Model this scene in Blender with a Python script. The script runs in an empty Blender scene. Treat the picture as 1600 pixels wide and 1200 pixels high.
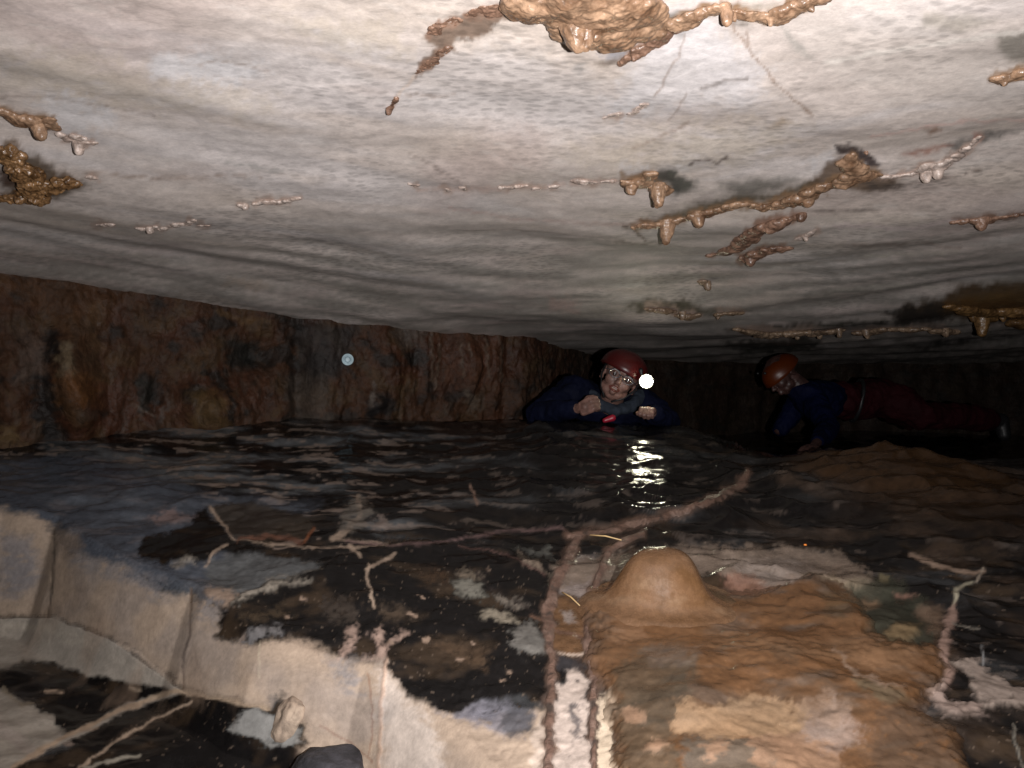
import bpy, bmesh, math, random
import numpy as np
from mathutils import Vector, Matrix

# ------------------------------------------------------------------ camera, light, exposure
SC = bpy.context.scene
COL = SC.collection
F = 1255.0                       # focal length in pixels of a 1600 px wide frame
ZO = 0.9                         # height of the lens above the datum (metres)
cd = bpy.data.cameras.new("camera"); cam = bpy.data.objects.new("camera", cd); COL.objects.link(cam)
cam.location = (0, 0, ZO); cam.rotation_euler = (math.radians(90), 0, 0)
cd.sensor_width = 36; cd.lens = 36*F/1600; cd.clip_start = 0.02; cd.clip_end = 100
SC.camera = cam
W = bpy.data.worlds.new("World"); SC.world = W; W.use_nodes = True
bg = W.node_tree.nodes["Background"]; bg.inputs[0].default_value = (0.0, 0.0, 0.0, 1); bg.inputs[1].default_value = 0.0
# the camera's own flash, a little to the right of the lens
fl = bpy.data.lights.new("camera_flash", 'SPOT'); flo = bpy.data.objects.new("camera_flash", fl); COL.objects.link(flo)
fl.energy = 285; fl.spot_size = math.radians(138); fl.spot_blend = 1.0; fl.shadow_soft_size = 0.012; fl.color = (1, .972, .965)
flo.location = (0.17, 0.0, ZO-0.03); flo.rotation_euler = (math.radians(102), 0, math.radians(0))
SC.view_settings.view_transform = 'Standard'; SC.view_settings.look = 'None'
SC.view_settings.exposure = 0; SC.view_settings.gamma = 1; SC.view_settings.use_curve_mapping = False
SC.cycles.use_denoising = True
SC.cycles.max_bounces = 5; SC.cycles.diffuse_bounces = 3; SC.cycles.glossy_bounces = 3
SC.cycles.sample_clamp_indirect = 4

rng = np.random.default_rng(7); random.seed(7)

# ------------------------------------------------------------------ noise
_perm = rng.permutation(256); _perm = np.concatenate([_perm, _perm]).astype(np.int32)
_ang = rng.uniform(0, 2*math.pi, 256)
_gx, _gy = np.cos(_ang).astype(np.float32), np.sin(_ang).astype(np.float32)
_val = rng.uniform(-1, 1, 256).astype(np.float32)
def pnoise(x, y, s=0):
    x = np.asarray(x, np.float32) + s*17.13; y = np.asarray(y, np.float32) + s*5.71
    xi = np.floor(x); yi = np.floor(y); fx = x-xi; fy = y-yi
    xi = xi.astype(np.int32) & 255; yi = yi.astype(np.int32) & 255
    u = fx*fx*fx*(fx*(fx*6-15)+10); v = fy*fy*fy*(fy*(fy*6-15)+10)
    x1 = (xi+1) & 255; y1 = (yi+1) & 255
    a = _perm[_perm[xi]+yi]; b = _perm[_perm[x1]+yi]; c = _perm[_perm[xi]+y1]; d = _perm[_perm[x1]+y1]
    n00 = _gx[a]*fx+_gy[a]*fy; n10 = _gx[b]*(fx-1)+_gy[b]*fy
    n01 = _gx[c]*fx+_gy[c]*(fy-1); n11 = _gx[d]*(fx-1)+_gy[d]*(fy-1)
    return ((n00*(1-u)+n10*u)*(1-v)+(n01*(1-u)+n11*u)*v)*1.5
def fbm(x, y, o=4, s=0, g=.5):
    t = 0; a = 1; n = 0
    for i in range(o):
        t = t+a*pnoise(x, y, s+i*3); n += a; a *= g; x = x*2.03; y = y*2.03
    return t/n*1.35
def vnoise3(p, s=0):
    p = p+s*11.7; i = np.floor(p).astype(np.int32); f = p-i; f = f*f*(3-2*f); i &= 255; r = 0
    for dx in (0, 1):
        for dy in (0, 1):
            for dz in (0, 1):
                h = _perm[_perm[_perm[(i[:, 0]+dx) & 255]+((i[:, 1]+dy) & 255)]+((i[:, 2]+dz) & 255)]
                w = (f[:, 0] if dx else 1-f[:, 0])*(f[:, 1] if dy else 1-f[:, 1])*(f[:, 2] if dz else 1-f[:, 2])
                r = r+_val[h]*w
    return r
def fbm3(p, o=3, s=0):
    t = 0; a = 1
    for k in range(o): t = t+a*vnoise3(p*(2.0**k), s+k); a *= .5
    return t
def cell(x, y, s=0):
    """distance to nearest and second nearest feature point"""
    xi = np.floor(x).astype(np.int32); yi = np.floor(y).astype(np.int32)
    d1 = np.full(np.shape(x), 9., np.float32); d2 = d1.copy()
    for dx in (-1, 0, 1):
        for dy in (-1, 0, 1):
            cx = xi+dx; cy = yi+dy; h = _perm[_perm[(cx+s*31) & 255]+(cy & 255)]; h2 = _perm[h+91]
            px = cx+.5+.42*_val[h]; py = cy+.5+.42*_val[h2]
            d = np.hypot(px-x, py-y)
            d2 = np.minimum(d2, np.maximum(d1, d)); d1 = np.minimum(d1, d)
    return d1, d2
def ss(a, b, x):
    t = np.clip((x-a)/(b-a), 0, 1); return t*t*(3-2*t)
def mixc(a, b, m):
    return a*(1-m[..., None])+np.asarray(b)*m[..., None]

# ------------------------------------------------------------------ the shape of the cave (camera-relative metres)
_ky = np.linspace(0, 14, 1401)
def table(k, v, w=18):
    t = np.interp(_ky, k, v); g = np.exp(-.5*(np.arange(-3*w, 3*w+1)/w)**2); g /= g.sum()
    return np.convolve(np.pad(t, 3*w, mode='edge'), g, 'valid')
_fu = table([0, .3, 1.26, 1.77, 2.3, 3.0, 3.7, 4.0, 4.6, 9], [-.85, -.76, -.59, -.51, -.43, -.315, -.178, -.20, -.27, -.32], 9)
_cl = table([0, 1.4, 3.06, 3.65, 4.05, 5, 7, 14], [.85, .667, .436, .322, .26, .22, .15, .1], 12)
CREST_PX = [(-500, 775), (-200, 790), (0, 800), (78, 812), (90, 826), (200, 880), (290, 918), (306, 936), (400, 990), (500, 1012), (560, 1022), (604, 1046), (690, 1112), (770, 1190), (850, 1290), (880, 1500), (900, 2500)]
def upper0(x, y):
    z = np.interp(y, _ky, _fu) - .02*x*ss(0, 1.5, y) + .03*ss(-1., -2., x)*ss(2.4, 3.2, y)
    z = z - .15*ss(.75, 1.25, x)*ss(3.15, 3.65, y)*(1-.6*ss(5.5, 8, y))
    return z
def hit_fn(fn, px, py, sign, lo=.4, hi=9.):
    u = (px-800)/F; t = (600-py)/F; ys = np.geomspace(lo, hi, 2500)
    g = sign*(fn(u*ys, ys)-t*ys)
    k = np.where(g < 0)[0]
    y = ys[k[0]] if len(k) else 6.
    return np.array([u*y, y, t*y])
CREST = np.array([hit_fn(upper0, a, b, -1)[:2] if b < 1400 else ((a-800)/F*.9, .9) for a, b in CREST_PX])
CREST[-1] = (.05, .1); CREST[-2] = (.04, .75)
LOWPOLY = np.vstack([CREST, [(-6, .1)], [(-6, 2.7)]])
def polysdf(P, x, y):
    """signed distance, positive inside"""
    d = np.full(x.shape, 1e9); ins = np.zeros(x.shape, bool); n = len(P)
    for i in range(n):
        ax, ay = P[i]; bx, by = P[(i+1) % n]; ex, ey = bx-ax, by-ay
        t = np.clip(((x-ax)*ex+(y-ay)*ey)/(ex*ex+ey*ey+1e-12), 0, 1)
        d = np.minimum(d, (x-ax-t*ex)**2+(y-ay-t*ey)**2)
        if ay != by:
            c = ((ay > y) != (by > y)) & (x < (bx-ax)*(y-ay)/(by-ay)+ax); ins ^= c
    return np.sqrt(d)*np.where(ins, 1, -1)
def linedist(P, x, y):
    d = np.full(np.shape(x), 1e9)
    for i in range(len(P)-1):
        ax, ay = P[i][:2]; bx, by = P[i+1][:2]; ex, ey = bx-ax, by-ay
        t = np.clip(((x-ax)*ex+(y-ay)*ey)/(ex*ex+ey*ey+1e-12), 0, 1)
        d = np.minimum(d, (x-ax-t*ex)**2+(y-ay-t*ey)**2)
    return np.sqrt(d)
def bump(x, y, cx, cy, rx, ry, h, p=2.):
    return h*np.exp(-(np.abs((x-cx)/rx)**p+np.abs((y-cy)/ry)**p))
def floor_base(x, y):
    zu = upper0(x, y)
    zl = -.775+.05*(y-1.6)-.03*np.maximum(0, x+.55)+.04*np.exp(-((x+.55)/.25)**2)*ss(1.4, 1.7, y)
    s = polysdf(LOWPOLY, x, y)
    f = ss(-.035, .085, s)*.93+.07*ss(.0, .25, s)
    roll = -.035*ss(-.30, .0, s)*ss(-.9, -.2, x)     # the lip of the slab rolls over before it drops
    z = (zu+roll)*(1-f)+np.minimum(zl, zu)*f
    return z, s
def floor_z(x, y, detail=True):
    z, s = floor_base(x, y)
    z = z+bump(x, y, 1.42, 2.98, .26, .26, .068)-.006*np.sin(y*46+3*pnoise(x*2, y*2, 77)+2*x)*np.exp(-((x-1.45)/.5)**2-((y-2.8)/.5)**2)+bump(x, y, 1.5, 2.55, .5, .35, .03)
    z = z+bump(x, y, .60, 1.42, .34, .30, .028)+bump(x, y, .30, 1.36, .1, .1, .02)+bump(x, y, .42, 2.0, .9, .07, .012)
    if detail:
        far = ss(1.75, 2.3, y+.25*x); up = 1-ss(-.03, .03, s)
        z = z+up*.022*fbm(x*1.6, y*1.9, 3, 1)*ss(.9, 2.2, y)
        wx = x+.06*fbm(x*5, y*5, 3, 5); wy = y+.05*fbm(x*5, y*6, 3, 9); am = .55+1.3*ss(-.4, .5, fbm(x*1.7, y*2.6, 2, 11))
        d1, d2 = cell(wx*5.2+wy*1.0, wy*10.5-wx*1.4, 1)
        z = z+am*(.3+.7*ss(-.5, .25, x))*up*far*(.032*np.minimum(d1, .9)**1.6)*(1-.5*ss(3.4, 4, y))
        d1, d2 = cell(wx*14+2, wy*22-wx*3, 2)
        z = z+up*far*.007*np.minimum(d1, .9)
        rough = up*(1-far)+.25*(1-up)
        z = z+rough*(1-.8*ss(-.06, -.01, s)*ss(.16, .09, s))*(.010*fbm(x*5, y*6, 4, 12)+.0035*np.abs(fbm(x*21, y*21, 3, 15)))
        low = ss(.08, .16, s)
        z = z+low*(.02*fbm(x*2.5, y*3.5, 3, 22)+.006*fbm(x*9+y*5, y*14, 3, 25))
    return z
def ceil_z(x, y, detail=True):
    z = np.interp(y, _ky, _cl)+.012*x*ss(.5, 2, y)
    v = y+.18*(x-.5)**2
    z = z-.012*ss(.35, .0, np.abs(v-2.65))*ss(-.2, .8, x)
    if detail:
        w = v+.05*fbm(x*1.5, v*1.5, 2, 40)
        z = z+.030*fbm(x*.9, v*1.5, 3, 30)+.0045*fbm(x*2.2, w*5, 3, 33)*ss(.8, 2.6, y)
        r = 1-np.abs(fbm(x*.8+3, w*2.6, 3, 37))*3.
        z = z+.003*ss(.7, 1., r)*ss(1.4, 2.6, y)*ss(-.1, .4, fbm(x*1.1, w*1.3, 2, 39))
        st = (w*3.1+.5*fbm(x*.5, w*.6, 2, 50)); fr = st-np.floor(st)     # bedding steps, a few millimetres each
        z = z-.004*fr*ss(.92, .8, fr)*ss(2.2, 3.3, y)*ss(-.1, .5, fbm(x*.9, w*1.1, 3, 52))
        z = z+.0013*fbm(x*14, y*20, 3, 44)+.0008*fbm(x*40, y*55, 2, 46)
    return z
WALL = np.array([(-4.6, 1.2), (-3.2, 2.3), (-1.95, 3.06), (-.98, 3.68), (-.32, 4.05), (.05, 4.32), (.33, 5.0), (.8, 6.1), (2.6, 7.3), (5.0, 7.4), (7.5, 5.0), (8.5, 2.0)])

# ------------------------------------------------------------------ pigment maps: rock colours by region, with some shade painted in
RS = 2; RX0, RY0 = -200, -60; RW, RH = 1000, 700
_rx, _ry = np.meshgrid(RX0+RS*np.arange(RW), RY0+RS*np.arange(RH))
_w1x = fbm(_rx/26, _ry/18, 3, 61)+.0; _w1y = fbm(_rx/26, _ry/18, 3, 71)
_w2x = fbm(_rx/7, _ry/5, 3, 81); _w2y = fbm(_rx/7, _ry/5, 3, 91)
class Pig:
    def __init__(s):
        s.c = np.zeros((RH, RW, 3), np.float32); s.a = np.zeros((RH, RW), np.float32); s.h = np.zeros((RH, RW), np.float32); s.wet = np.full((RH, RW), -1., np.float32)
    def put(s, sl, m, col, h, wet):
        if col is not None:
            s.c[sl] = s.c[sl]*(1-m[..., None])+np.array(col, np.float32)*m[..., None]; s.a[sl] = s.a[sl]*(1-m)+m
        if h: s.h[sl] += h*m
        if wet is not None: s.wet[sl] = s.wet[sl]*(1-m)+wet*m
    def _win(s, P, pad):
        P = np.array(P, float)
        x0 = int(np.clip((P[:, 0].min()-pad-RX0)//RS, 0, RW)); x1 = int(np.clip((P[:, 0].max()+pad-RX0)//RS+1, 0, RW))
        y0 = int(np.clip((P[:, 1].min()-pad-RY0)//RS, 0, RH)); y1 = int(np.clip((P[:, 1].max()+pad-RY0)//RS+1, 0, RH))
        return P, (slice(y0, y1), slice(x0, x1))
    def warp(s, sl, w):
        return _rx[sl]+w*(_w1x[sl]*9+_w2x[sl]*5), _ry[sl]+w*(_w1y[sl]*6+_w2y[sl]*4)
    def poly(s, P, col, soft=3, warp=1., alpha=1., h=0, wet=None, breakup=0, bs=(30, 12)):
        P, sl = s._win(P, soft+24*warp+4); x, y = s.warp(sl, warp)
        m = ss(-soft, soft, polysdf(P, x, y))*alpha
        if breakup: m = m*ss(-.25, .25, fbm(_rx[sl]/bs[0], _ry[sl]/bs[1], 4, int(P[0, 0]) % 50)+.5-breakup)
        s.put(sl, m.astype(np.float32), col, h, wet)
    def line(s, P, w, col, soft=1.5, warp=.5, alpha=1., h=0, wet=None, breakup=0):
        P, sl = s._win(P, w+soft+14*warp+4); x = _rx[sl]+warp*(_w1x[sl]*9+_w2x[sl]*1.6); y = _ry[sl]+warp*(_w1y[sl]*7+_w2y[sl]*1.4)
        m = ss(w/2+soft, w/2-soft*.5, linedist(P, x, y))*alpha
        if breakup: m = m*ss(-.25, .25, fbm(_rx[sl]/18, _ry[sl]/18, 3, int(P[0, 0]) % 50)+.5-breakup)
        s.put(sl, m.astype(np.float32), col, h, wet)
    def sample(s, X, Y, Z):
        px = 800+F*X/Y; py = 600-F*Z/Y
        fx = np.clip((px-RX0)/RS, 0, RW-1.001); fy = np.clip((py-RY0)/RS, 0, RH-1.001)
        i = fx.astype(np.int32); j = fy.astype(np.int32); u = fx-i; v = fy-j
        def bl(A):
            if A.ndim == 3: uu, vv = u[..., None], v[..., None]
            else: uu, vv = u, v
            return (A[j, i]*(1-uu)+A[j, i+1]*uu)*(1-vv)+(A[j+1, i]*(1-uu)+A[j+1, i+1]*uu)*vv
        return bl(s.c), bl(s.a), bl(s.h), bl(s.wet)
T4 = lambda *p: [(x/2.4, 700+y/2.4) for x, y in p]
T5 = lambda *p: [(500+x/2.4, 700+y/2.4) for x, y in p]
T6 = lambda *p: [(933+x/2.4, 700+y/2.4) for x, y in p]
BLACK = (.0065, .0058, .0058); TAN = (.34, .262, .20); GREY = (.085, .095, .11); PALE = (.34, .30, .25); PINK = (.38, .27, .22); MUD = (.13, .075, .052)
FP = Pig(); SEAMS = []
# ledge top, blue-grey
FP.poly(T4((-400, 60), (300, 30), (800, 170), (1200, 215), (900, 350), (800, 520), (700, 540), (520, 480), (300, 400), (205, 300), (0, 240), (-400, 230)), (.075, .085, .105), 14, 1.5, .8, breakup=.0)
# clean tan riser
FP.poly(T4((-400, 225), (0, 238), (100, 245), (205, 300), (235, 400), (400, 425), (530, 490), (640, 570), (720, 560), (820, 600), (830, 660), (820, 720), (950, 745), (1100, 710), (1230, 760), (1300, 800), (1440, 800), (1500, 870), (1600, 960), (1840, 1020), (2040, 980), (2080, 1199), (2050, 1500), (1050, 1500), (1150, 1100), (1140, 1040), (1050, 915), (1000, 970), (690, 910), (640, 870), (400, 700), (180, 628), (-400, 640)), TAN, 11, 1.6, wet=.25)
FP.poly(T4((210, 310), (300, 320), (330, 600), (250, 640), (185, 625)), (.24, .18, .135), 8, 1, .6, wet=.3)
FP.poly(T4((0, 320), (120, 330), (150, 480), (60, 560), (0, 560)), (.20, .19, .20), 14, 1.5, .75, breakup=.15)
for p in (T4((520, 470), (600, 480), (640, 560), (590, 590), (530, 530)), T4((720, 510), (860, 560), (830, 600), (800, 680), (750, 640)), T4((1230, 790), (1330, 800), (1360, 930), (1300, 920), (1250, 850)), T4((280, 390), (520, 440), (560, 520), (400, 490), (300, 450))):
    FP.poly(p, (.17, .165, .175), 14, 2, .65, breakup=.1, bs=(14, 14))
FP.poly(T4((600, 540), (700, 560), (690, 900), (620, 800)), (.44, .34, .26), 10, 1, .5)
FP.poly(T4((1420, 810), (1500, 900), (1640, 1060), (1700, 1500), (1440, 1500)), (.50, .43, .38), 14, 1.5, .8)
FP.poly(T5((420, 985), (600, 955), (720, 960), (800, 1000), (760, 1080), (640, 1060)), (.16, .155, .18), 10, 1.6, .85, wet=.95, breakup=.05)
FP.poly(T5((690, 965), (790, 965), (800, 1060), (720, 1090), (680, 1040)), (.05, .05, .055), 8, 1.4, .8, wet=1.)
FP.line(T4((-300, 632), (0, 632), (180, 630), (400, 702), (640, 872), (690, 912), (850, 937), (1000, 972)), 3.5, (.06, .045, .035), 1.5, .3, .8, h=-.006)  # crease shade painted dark along the foot of the riser
# lines in the riser; crease shade painted dark at its corners
FP.line(T4((207, 305), (200, 480), (183, 628)), 3.5, (.05, .04, .03), 1, .15, .8, h=-.004)
FP.line(T4((718, 525), (712, 700), (685, 780), (690, 900)), 3.5, (.12, .08, .055), 1, .2, .8, h=-.004)
FP.line(T4((1020, 520), (985, 590), (975, 690), (970, 860)), 2.2, (.42, .35, .26), 1, .2, .7)
FP.line(T4((1450, 800), (1430, 950), (1420, 1199), (1400, 1400)), 5, (.48, .34, .26), 2, .4, .8, h=.004)
FP.line(T4((1380, 850), (1400, 1000), (1385, 1150)), 2.5, (.25, .15, .1), 1, .4, .7)
FP.line(T4((1200, 1040), (1320, 1110), (1400, 1180)), 3, (.22, .13, .09), 1, .4, .7)
FP.line(T4((440, 730), (520, 770), (640, 870)), 3, (.48, .38, .3), 1.2, .3, .8)
# black crust tongues on the ledge
FP.poly(T4((515, 375), (555, 332), (640, 325), (730, 285), (735, 240), (770, 232), (820, 290), (880, 350), (960, 350), (1020, 362), (945, 370), (940, 415), (860, 398), (820, 395), (760, 428), (640, 422), (610, 455), (600, 425), (545, 425)), BLACK, 3.2, .8, wet=.45, h=.004)
FP.poly(T4((780, 225), (900, 205), (1010, 215), (1150, 258), (1180, 290), (1130, 345), (1000, 360), (900, 355), (830, 300)), (.035, .027, .02), 4, 1, .9)
FP.poly(T4((770, 430), (870, 405), (960, 400), (1200, 425), (1260, 450), (1180, 480), (1000, 500), (860, 560), (780, 500)), (.095, .098, .10), 6, 1.4, .95, breakup=.0)
C_ = [(348, 990), (343, 972), (356, 948), (376, 930), (410, 915), (440, 905), (487, 897), (515, 878), (540, 868), (600, 850), (660, 845), (740, 856), (800, 872), (850, 900), (862, 930), (850, 965), (855, 1000), (856, 1060), (850, 1100), (810, 1085), (775, 1098), (750, 1095), (738, 1104), (708, 1120), (675, 1107), (655, 1098), (637, 1090), (625, 1070), (610, 1050), (604, 1022), (612, 990), (600, 1020), (592, 1030), (560, 1026), (543, 1008), (510, 1010), (492, 1002), (470, 992), (440, 986), (405, 1008), (388, 1000), (383, 985), (366, 998), (362, 985), (347, 1002)]
FP.poly(C_, BLACK, 3.2, .7, wet=.5, h=.004)
FP.poly(T5((250, 330), (500, 350), (900, 300), (960, 340), (900, 470), (850, 620), (500, 600), (100, 560), (-50, 480), (0, 400)), BLACK, 10, 1.5, .9, wet=.6)
for p, c in ((T5((370, 465), (480, 470), (490, 510), (400, 520)), (.05, .03, .018)), (T5((400, 720), (640, 760), (620, 830), (500, 810)), (.07, .045, .028)), (T4((900, 620), (1060, 600), (1100, 640), (930, 660)), (.05, .035, .022)), (T5((200, 600), (300, 600), (380, 640), (250, 660)), (.07, .05, .035)), (T5((0, 560), (120, 580), (150, 660), (0, 640)), (.045, .035, .028))):
    FP.poly(p, c, 10, 2, .9, breakup=.1, bs=(12, 9))
# pale flakes and scars
for p, c in ((T5((490, 503), (560, 500), (612, 522), (622, 570), (560, 572), (510, 540)), (.20, .19, .16)),
             (T5((598, 622), (640, 605), (700, 625), (735, 655), (660, 655), (610, 640)), (.30, .26, .20)),
             (T5((640, 555), (700, 570), (770, 600), (700, 600)), (.20, .17, .14)),
             (T5((715, 745), (730, 670), (790, 660), (830, 700), (850, 780), (760, 775)), (.17, .16, .145)),
             (T5((730, 405), (800, 420), (870, 490), (800, 450)), (.22, .17, .13)), (T5((520, 460), (580, 480), (600, 500), (540, 490)), (.2, .16, .12)),
             (T5((740, 380), (860, 375), (880, 410), (800, 400)), (.10, .10, .09)),
             (T4((860, 570), (1010, 508), (1165, 503), (1020, 532), (880, 592)), PALE), (T4((1000, 492), (1200, 455), (1100, 490), (1010, 505)), (.2, .18, .155)),
             (T4((640, 432), (740, 420), (735, 435), (650, 442)), PALE), (T4((560, 258), (640, 235), (735, 268), (660, 282), (590, 280)), (.27, .2, .19)),
             (T4((770, 520), (900, 540), (850, 600), (790, 560)), (.34, .25, .19)),
             (T4((1240, 800), (1310, 735), (1300, 690), (1350, 676), (1335, 745), (1300, 780)), PINK), (T4((1390, 690), (1430, 675), (1435, 770), (1400, 760)), PINK), (T4((1500, 690), (1520, 700), (1470, 760), (1440, 800), (1360, 790), (1450, 750)), PINK),
             (T4((930, 690), (1060, 675), (1050, 690), (960, 720), (930, 740)), (.2, .19, .19)),
             (T5((210, 250), (240, 250), (250, 300), (210, 300)), (.2, .16, .14))):
    FP.poly(p, tuple(k_*.85 for k_ in c), 5, 1.4, .92, breakup=-.02, bs=(10, 7), h=.002)
for x, y, r in ((350, 630, 9), (400, 722, 6), (520, 795, 8), (700, 848, 6), (685, 880, 5), (375, 560, 5), (275, 845, 3), (640, 470, 4), (270, 740, 7), (580, 745, 5), (1135-1200, 570, 6), (-120, 640, 7)):
    FP.line(T5((x-r, y), (x+r, y+r*.5)), r*.7, (.28, .2, .15), 1.5, .9, .9)
for p, w in ((((790, 225), (830, 285), (872, 342)), 4), (((1315, 365), (1350, 410)), 6), (((1378, 440), (1380, 510), (1392, 560), (1402, 600)), 4), (((1375, 455), (1420, 440), (1475, 405)), 5), (((770, 440), (800, 395), (850, 370)), 3),
             (((1345, 180), (1350, 250), (1300, 310), (1250, 340)), 7), (((1250, 340), (1320, 345), (1450, 360)), 3), (((870, 345), (1000, 362), (1200, 375), (1500, 365)), 2)):
    FP.line(T4(*p), w, (.33, .25, .19), 1.5, .5, .85, breakup=.0)
FP.line(T4((1140, 350), (1175, 300)), 4, (.20, .075, .035), 2, .3, .8)
FP.line(T4((900, 345), (1000, 330), (1120, 350)), 8, (.16, .075, .05), 4, 1, .8, breakup=.3)
FP.poly(T4((1310, 200), (1360, 170), (1400, 250), (1330, 310), (1270, 320)), (.15, .13, .11), 6, 1.3, .8, breakup=.15)
FP.line(T5((560, 140), (575, 175), (590, 210)), 3, (.2, .13, .1), 1.2, .3)
FP.line(T5((960, 335), (900, 300), (700, 312), (480, 350), (300, 370), (100, 345)), 3, (.14, .09, .085), 2, .5, .8)
FP.line(T5((520, 370), (700, 400), (840, 480)), 2.4, (.12, .07, .06), 2, .5, .7)
FP.line(T5((560, 450), (650, 540), (770, 600), (840, 650)), 2.4, (.02, .015, .014), 2, .5, .7)
# lower slab in the left corner
FP.poly(T4((-400, 640), (180, 632), (400, 705), (640, 872), (690, 915), (560, 960), (60, 1190), (-400, 1500)), (.31, .275, .235), 3, .4, 1., wet=.25)
FP.poly(T4((-200, 640), (200, 640), (420, 730), (300, 740), (100, 690), (-200, 720)), (.38, .335, .28), 8, 2, .7, breakup=.2, bs=(40, 8))
FP.poly(T4((-400, 850), (0, 825), (90, 800), (180, 800), (330, 852), (500, 880), (690, 912), (560, 930), (450, 975), (250, 1078), (205, 1040), (210, 1005), (150, 995), (100, 955), (0, 905), (-400, 900)), BLACK, 4, .8, wet=.4)
FP.poly(T4((-400, 905), (0, 910), (150, 1000), (200, 1050), (240, 1085), (60, 1190), (-400, 1400)), (.30, .265, .225), 4, 1, 1., wet=.3, breakup=-.2)
FP.poly(T4((1000, 970), (690, 925), (500, 975), (240, 1130), (60, 1250), (60, 1500), (1000, 1500), (1010, 1199), (1100, 1070), (1130, 1060)), BLACK, 3, .7, 1., wet=.55)
FP.poly(T4((940, 978), (1060, 1010), (1125, 1060), (1120, 1110), (1000, 1112), (930, 1090), (850, 1055)), (.20, .195, .185), 5, 1.5, 1.)
FP.poly(T4((560, 1000), (700, 945), (760, 950), (620, 1030), (400, 1110)), (.05, .035, .025), 7, 1.5, .8, breakup=.2, bs=(20, 8))
for p, w in ((((20, 1199), (104*2.4, 450*2.4)), 0),):
    pass
FP.line(T4((40, 1199), (250, 1080), (450, 985), (560, 945), (640, 915), (700, 915)), 6, (.38, .28, .2), 2, .5)
FP.line(T4((560, 940), (650, 910), (760, 925), (1000, 975)), 7, (.33, .25, .18), 2.5, .6, .85)
FP.line(T4((300, 1199), (420, 1110), (560, 1025), (720, 950)), 3, (.36, .27, .2), 1.5, .5)
FP.line(T4((320, 1195), (480, 1160), (520, 1150)), 4, (.3, .27, .22), 2, .6)
FP.line(T4((10, 900), (60, 950), (110, 960)), 4, (.22, .18, .13), 3, 1, .8); FP.line(T4((170, 915), (230, 915)), 5, (.3, .22, .16), 2, .6); FP.line(T4((300, 1060), (370, 1050)), 3, (.3, .22, .16), 2, .6)
FP.line(T4((480, 900), (530, 905)), 4, (.2, .16, .12), 2, .6); FP.line(T4((0, 1040), (100, 1130)), 16, (.3, .25, .22), 8, 1, .6)
for q_, w_ in ((T5((968, 332), (935, 400), (892, 500), (855, 590), (856, 680), (870, 800), (862, 1000), (858, 1199), (858, 1290)), 9), (T5((1210, 325), (1120, 352), (1072, 410), (1042, 490), (1012, 600), (1000, 700), (1015, 790), (1030, 880), (1022, 1000), (1026, 1290)), 7), (T5((930, 325), (1080, 308), (1200, 280), (1350, 240), (1450, 200), (1560, 150), (1605, 90)), 7)):
    SEAMS.append((q_, w_))
# between the two mud seams
FP.poly(T5((960, 400), (1020, 395), (1060, 430), (1040, 560), (960, 570), (905, 540), (920, 450)), (.20, .165, .15), 4, 1.2, .95, wet=.75, breakup=-.1)
FP.poly(T5((940, 440), (1030, 440), (1030, 460), (940, 462)), (.05, .04, .04), 4, 1.4, .8)
FP.poly(T5((870, 560), (930, 560), (1000, 600), (1000, 780), (880, 770)), (.13, .07, .035), 6, 1, .9, wet=.8)
FP.poly(T5((905, 620), (950, 610), (960, 650), (910, 655)), (.25, .21, .19), 3, 1, .8)
FP.poly(T5((880, 782), (990, 782), (1000, 850), (990, 1080), (960, 1040), (950, 850), (890, 830)), (.03, .028, .03), 4, 1, .95, wet=.9)
FP.poly(T5((880, 900), (960, 830), (1000, 860), (1010, 1300), (865, 1300)), (.46, .38, .33), 5, 1.5, .95, wet=.8, breakup=-.1, bs=(16, 16))
FP.poly(T5((930, 960), (975, 960), (965, 1120), (950, 1060)), (.06, .055, .06), 3, 1.5, .8)
FP.poly(T5((800, 1060), (840, 1010), (850, 1300), (790, 1300)), (.44, .36, .30), 5, 1, .9, wet=.6)
FP.poly(T5((1045, 930), (1100, 920), (1110, 1000), (1085, 1060), (1120, 1300), (1040, 1300)), (.50, .41, .31), 3, 1.1, 1, wet=.7)
FP.line(T5((795, 640), (900, 690), (1000, 718)), 4, MUD, 2, .5); FP.line(T5((880, 772), (1000, 775)), 3, (.4, .32, .26), 1, .4)
# pale wet band behind the boss
FP.poly(T6((-160, 430), (0, 410), (150, 378), (450, 368), (750, 372), (900, 390), (960, 430), (1060, 500), (1075, 545), (1010, 560), (900, 510), (800, 480), (700, 545), (560, 520), (450, 470), (200, 480), (-160, 520)), (.15, .115, .09), 6, 1.8, .95, wet=.75, breakup=-.2, bs=(50, 10))
FP.poly(T6((500, 430), (740, 420), (850, 470), (700, 540), (600, 520)), (.23, .19, .165), 12, 2, .8, wet=.7, breakup=.1, bs=(26, 8))
FP.poly(T6((460, 470), (560, 480), (700, 545), (600, 560), (480, 520)), (.2, .11, .08), 8, 1.5, .8)
FP.poly(T6((760, 470), (870, 480), (1000, 490), (1070, 520), (1010, 560), (900, 515), (830, 490)), (.24, .195, .14), 6, 1.1, .95)
FP.poly(T6((10, 560), (120, 545), (450, 560), (600, 555), (700, 540), (800, 500), (880, 520), (960, 570), (1000, 640), (1010, 700), (1090, 745), (1250, 760), (1290, 800), (1240, 900), (1150, 945), (1080, 1010), (1130, 1060), (1180, 1300), (100, 1300), (90, 1100), (60, 920), (20, 860), (-10, 800), (20, 700), (-20, 620)), (.10, .052, .026), 40, 2.2, .95, wet=.8)
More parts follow.
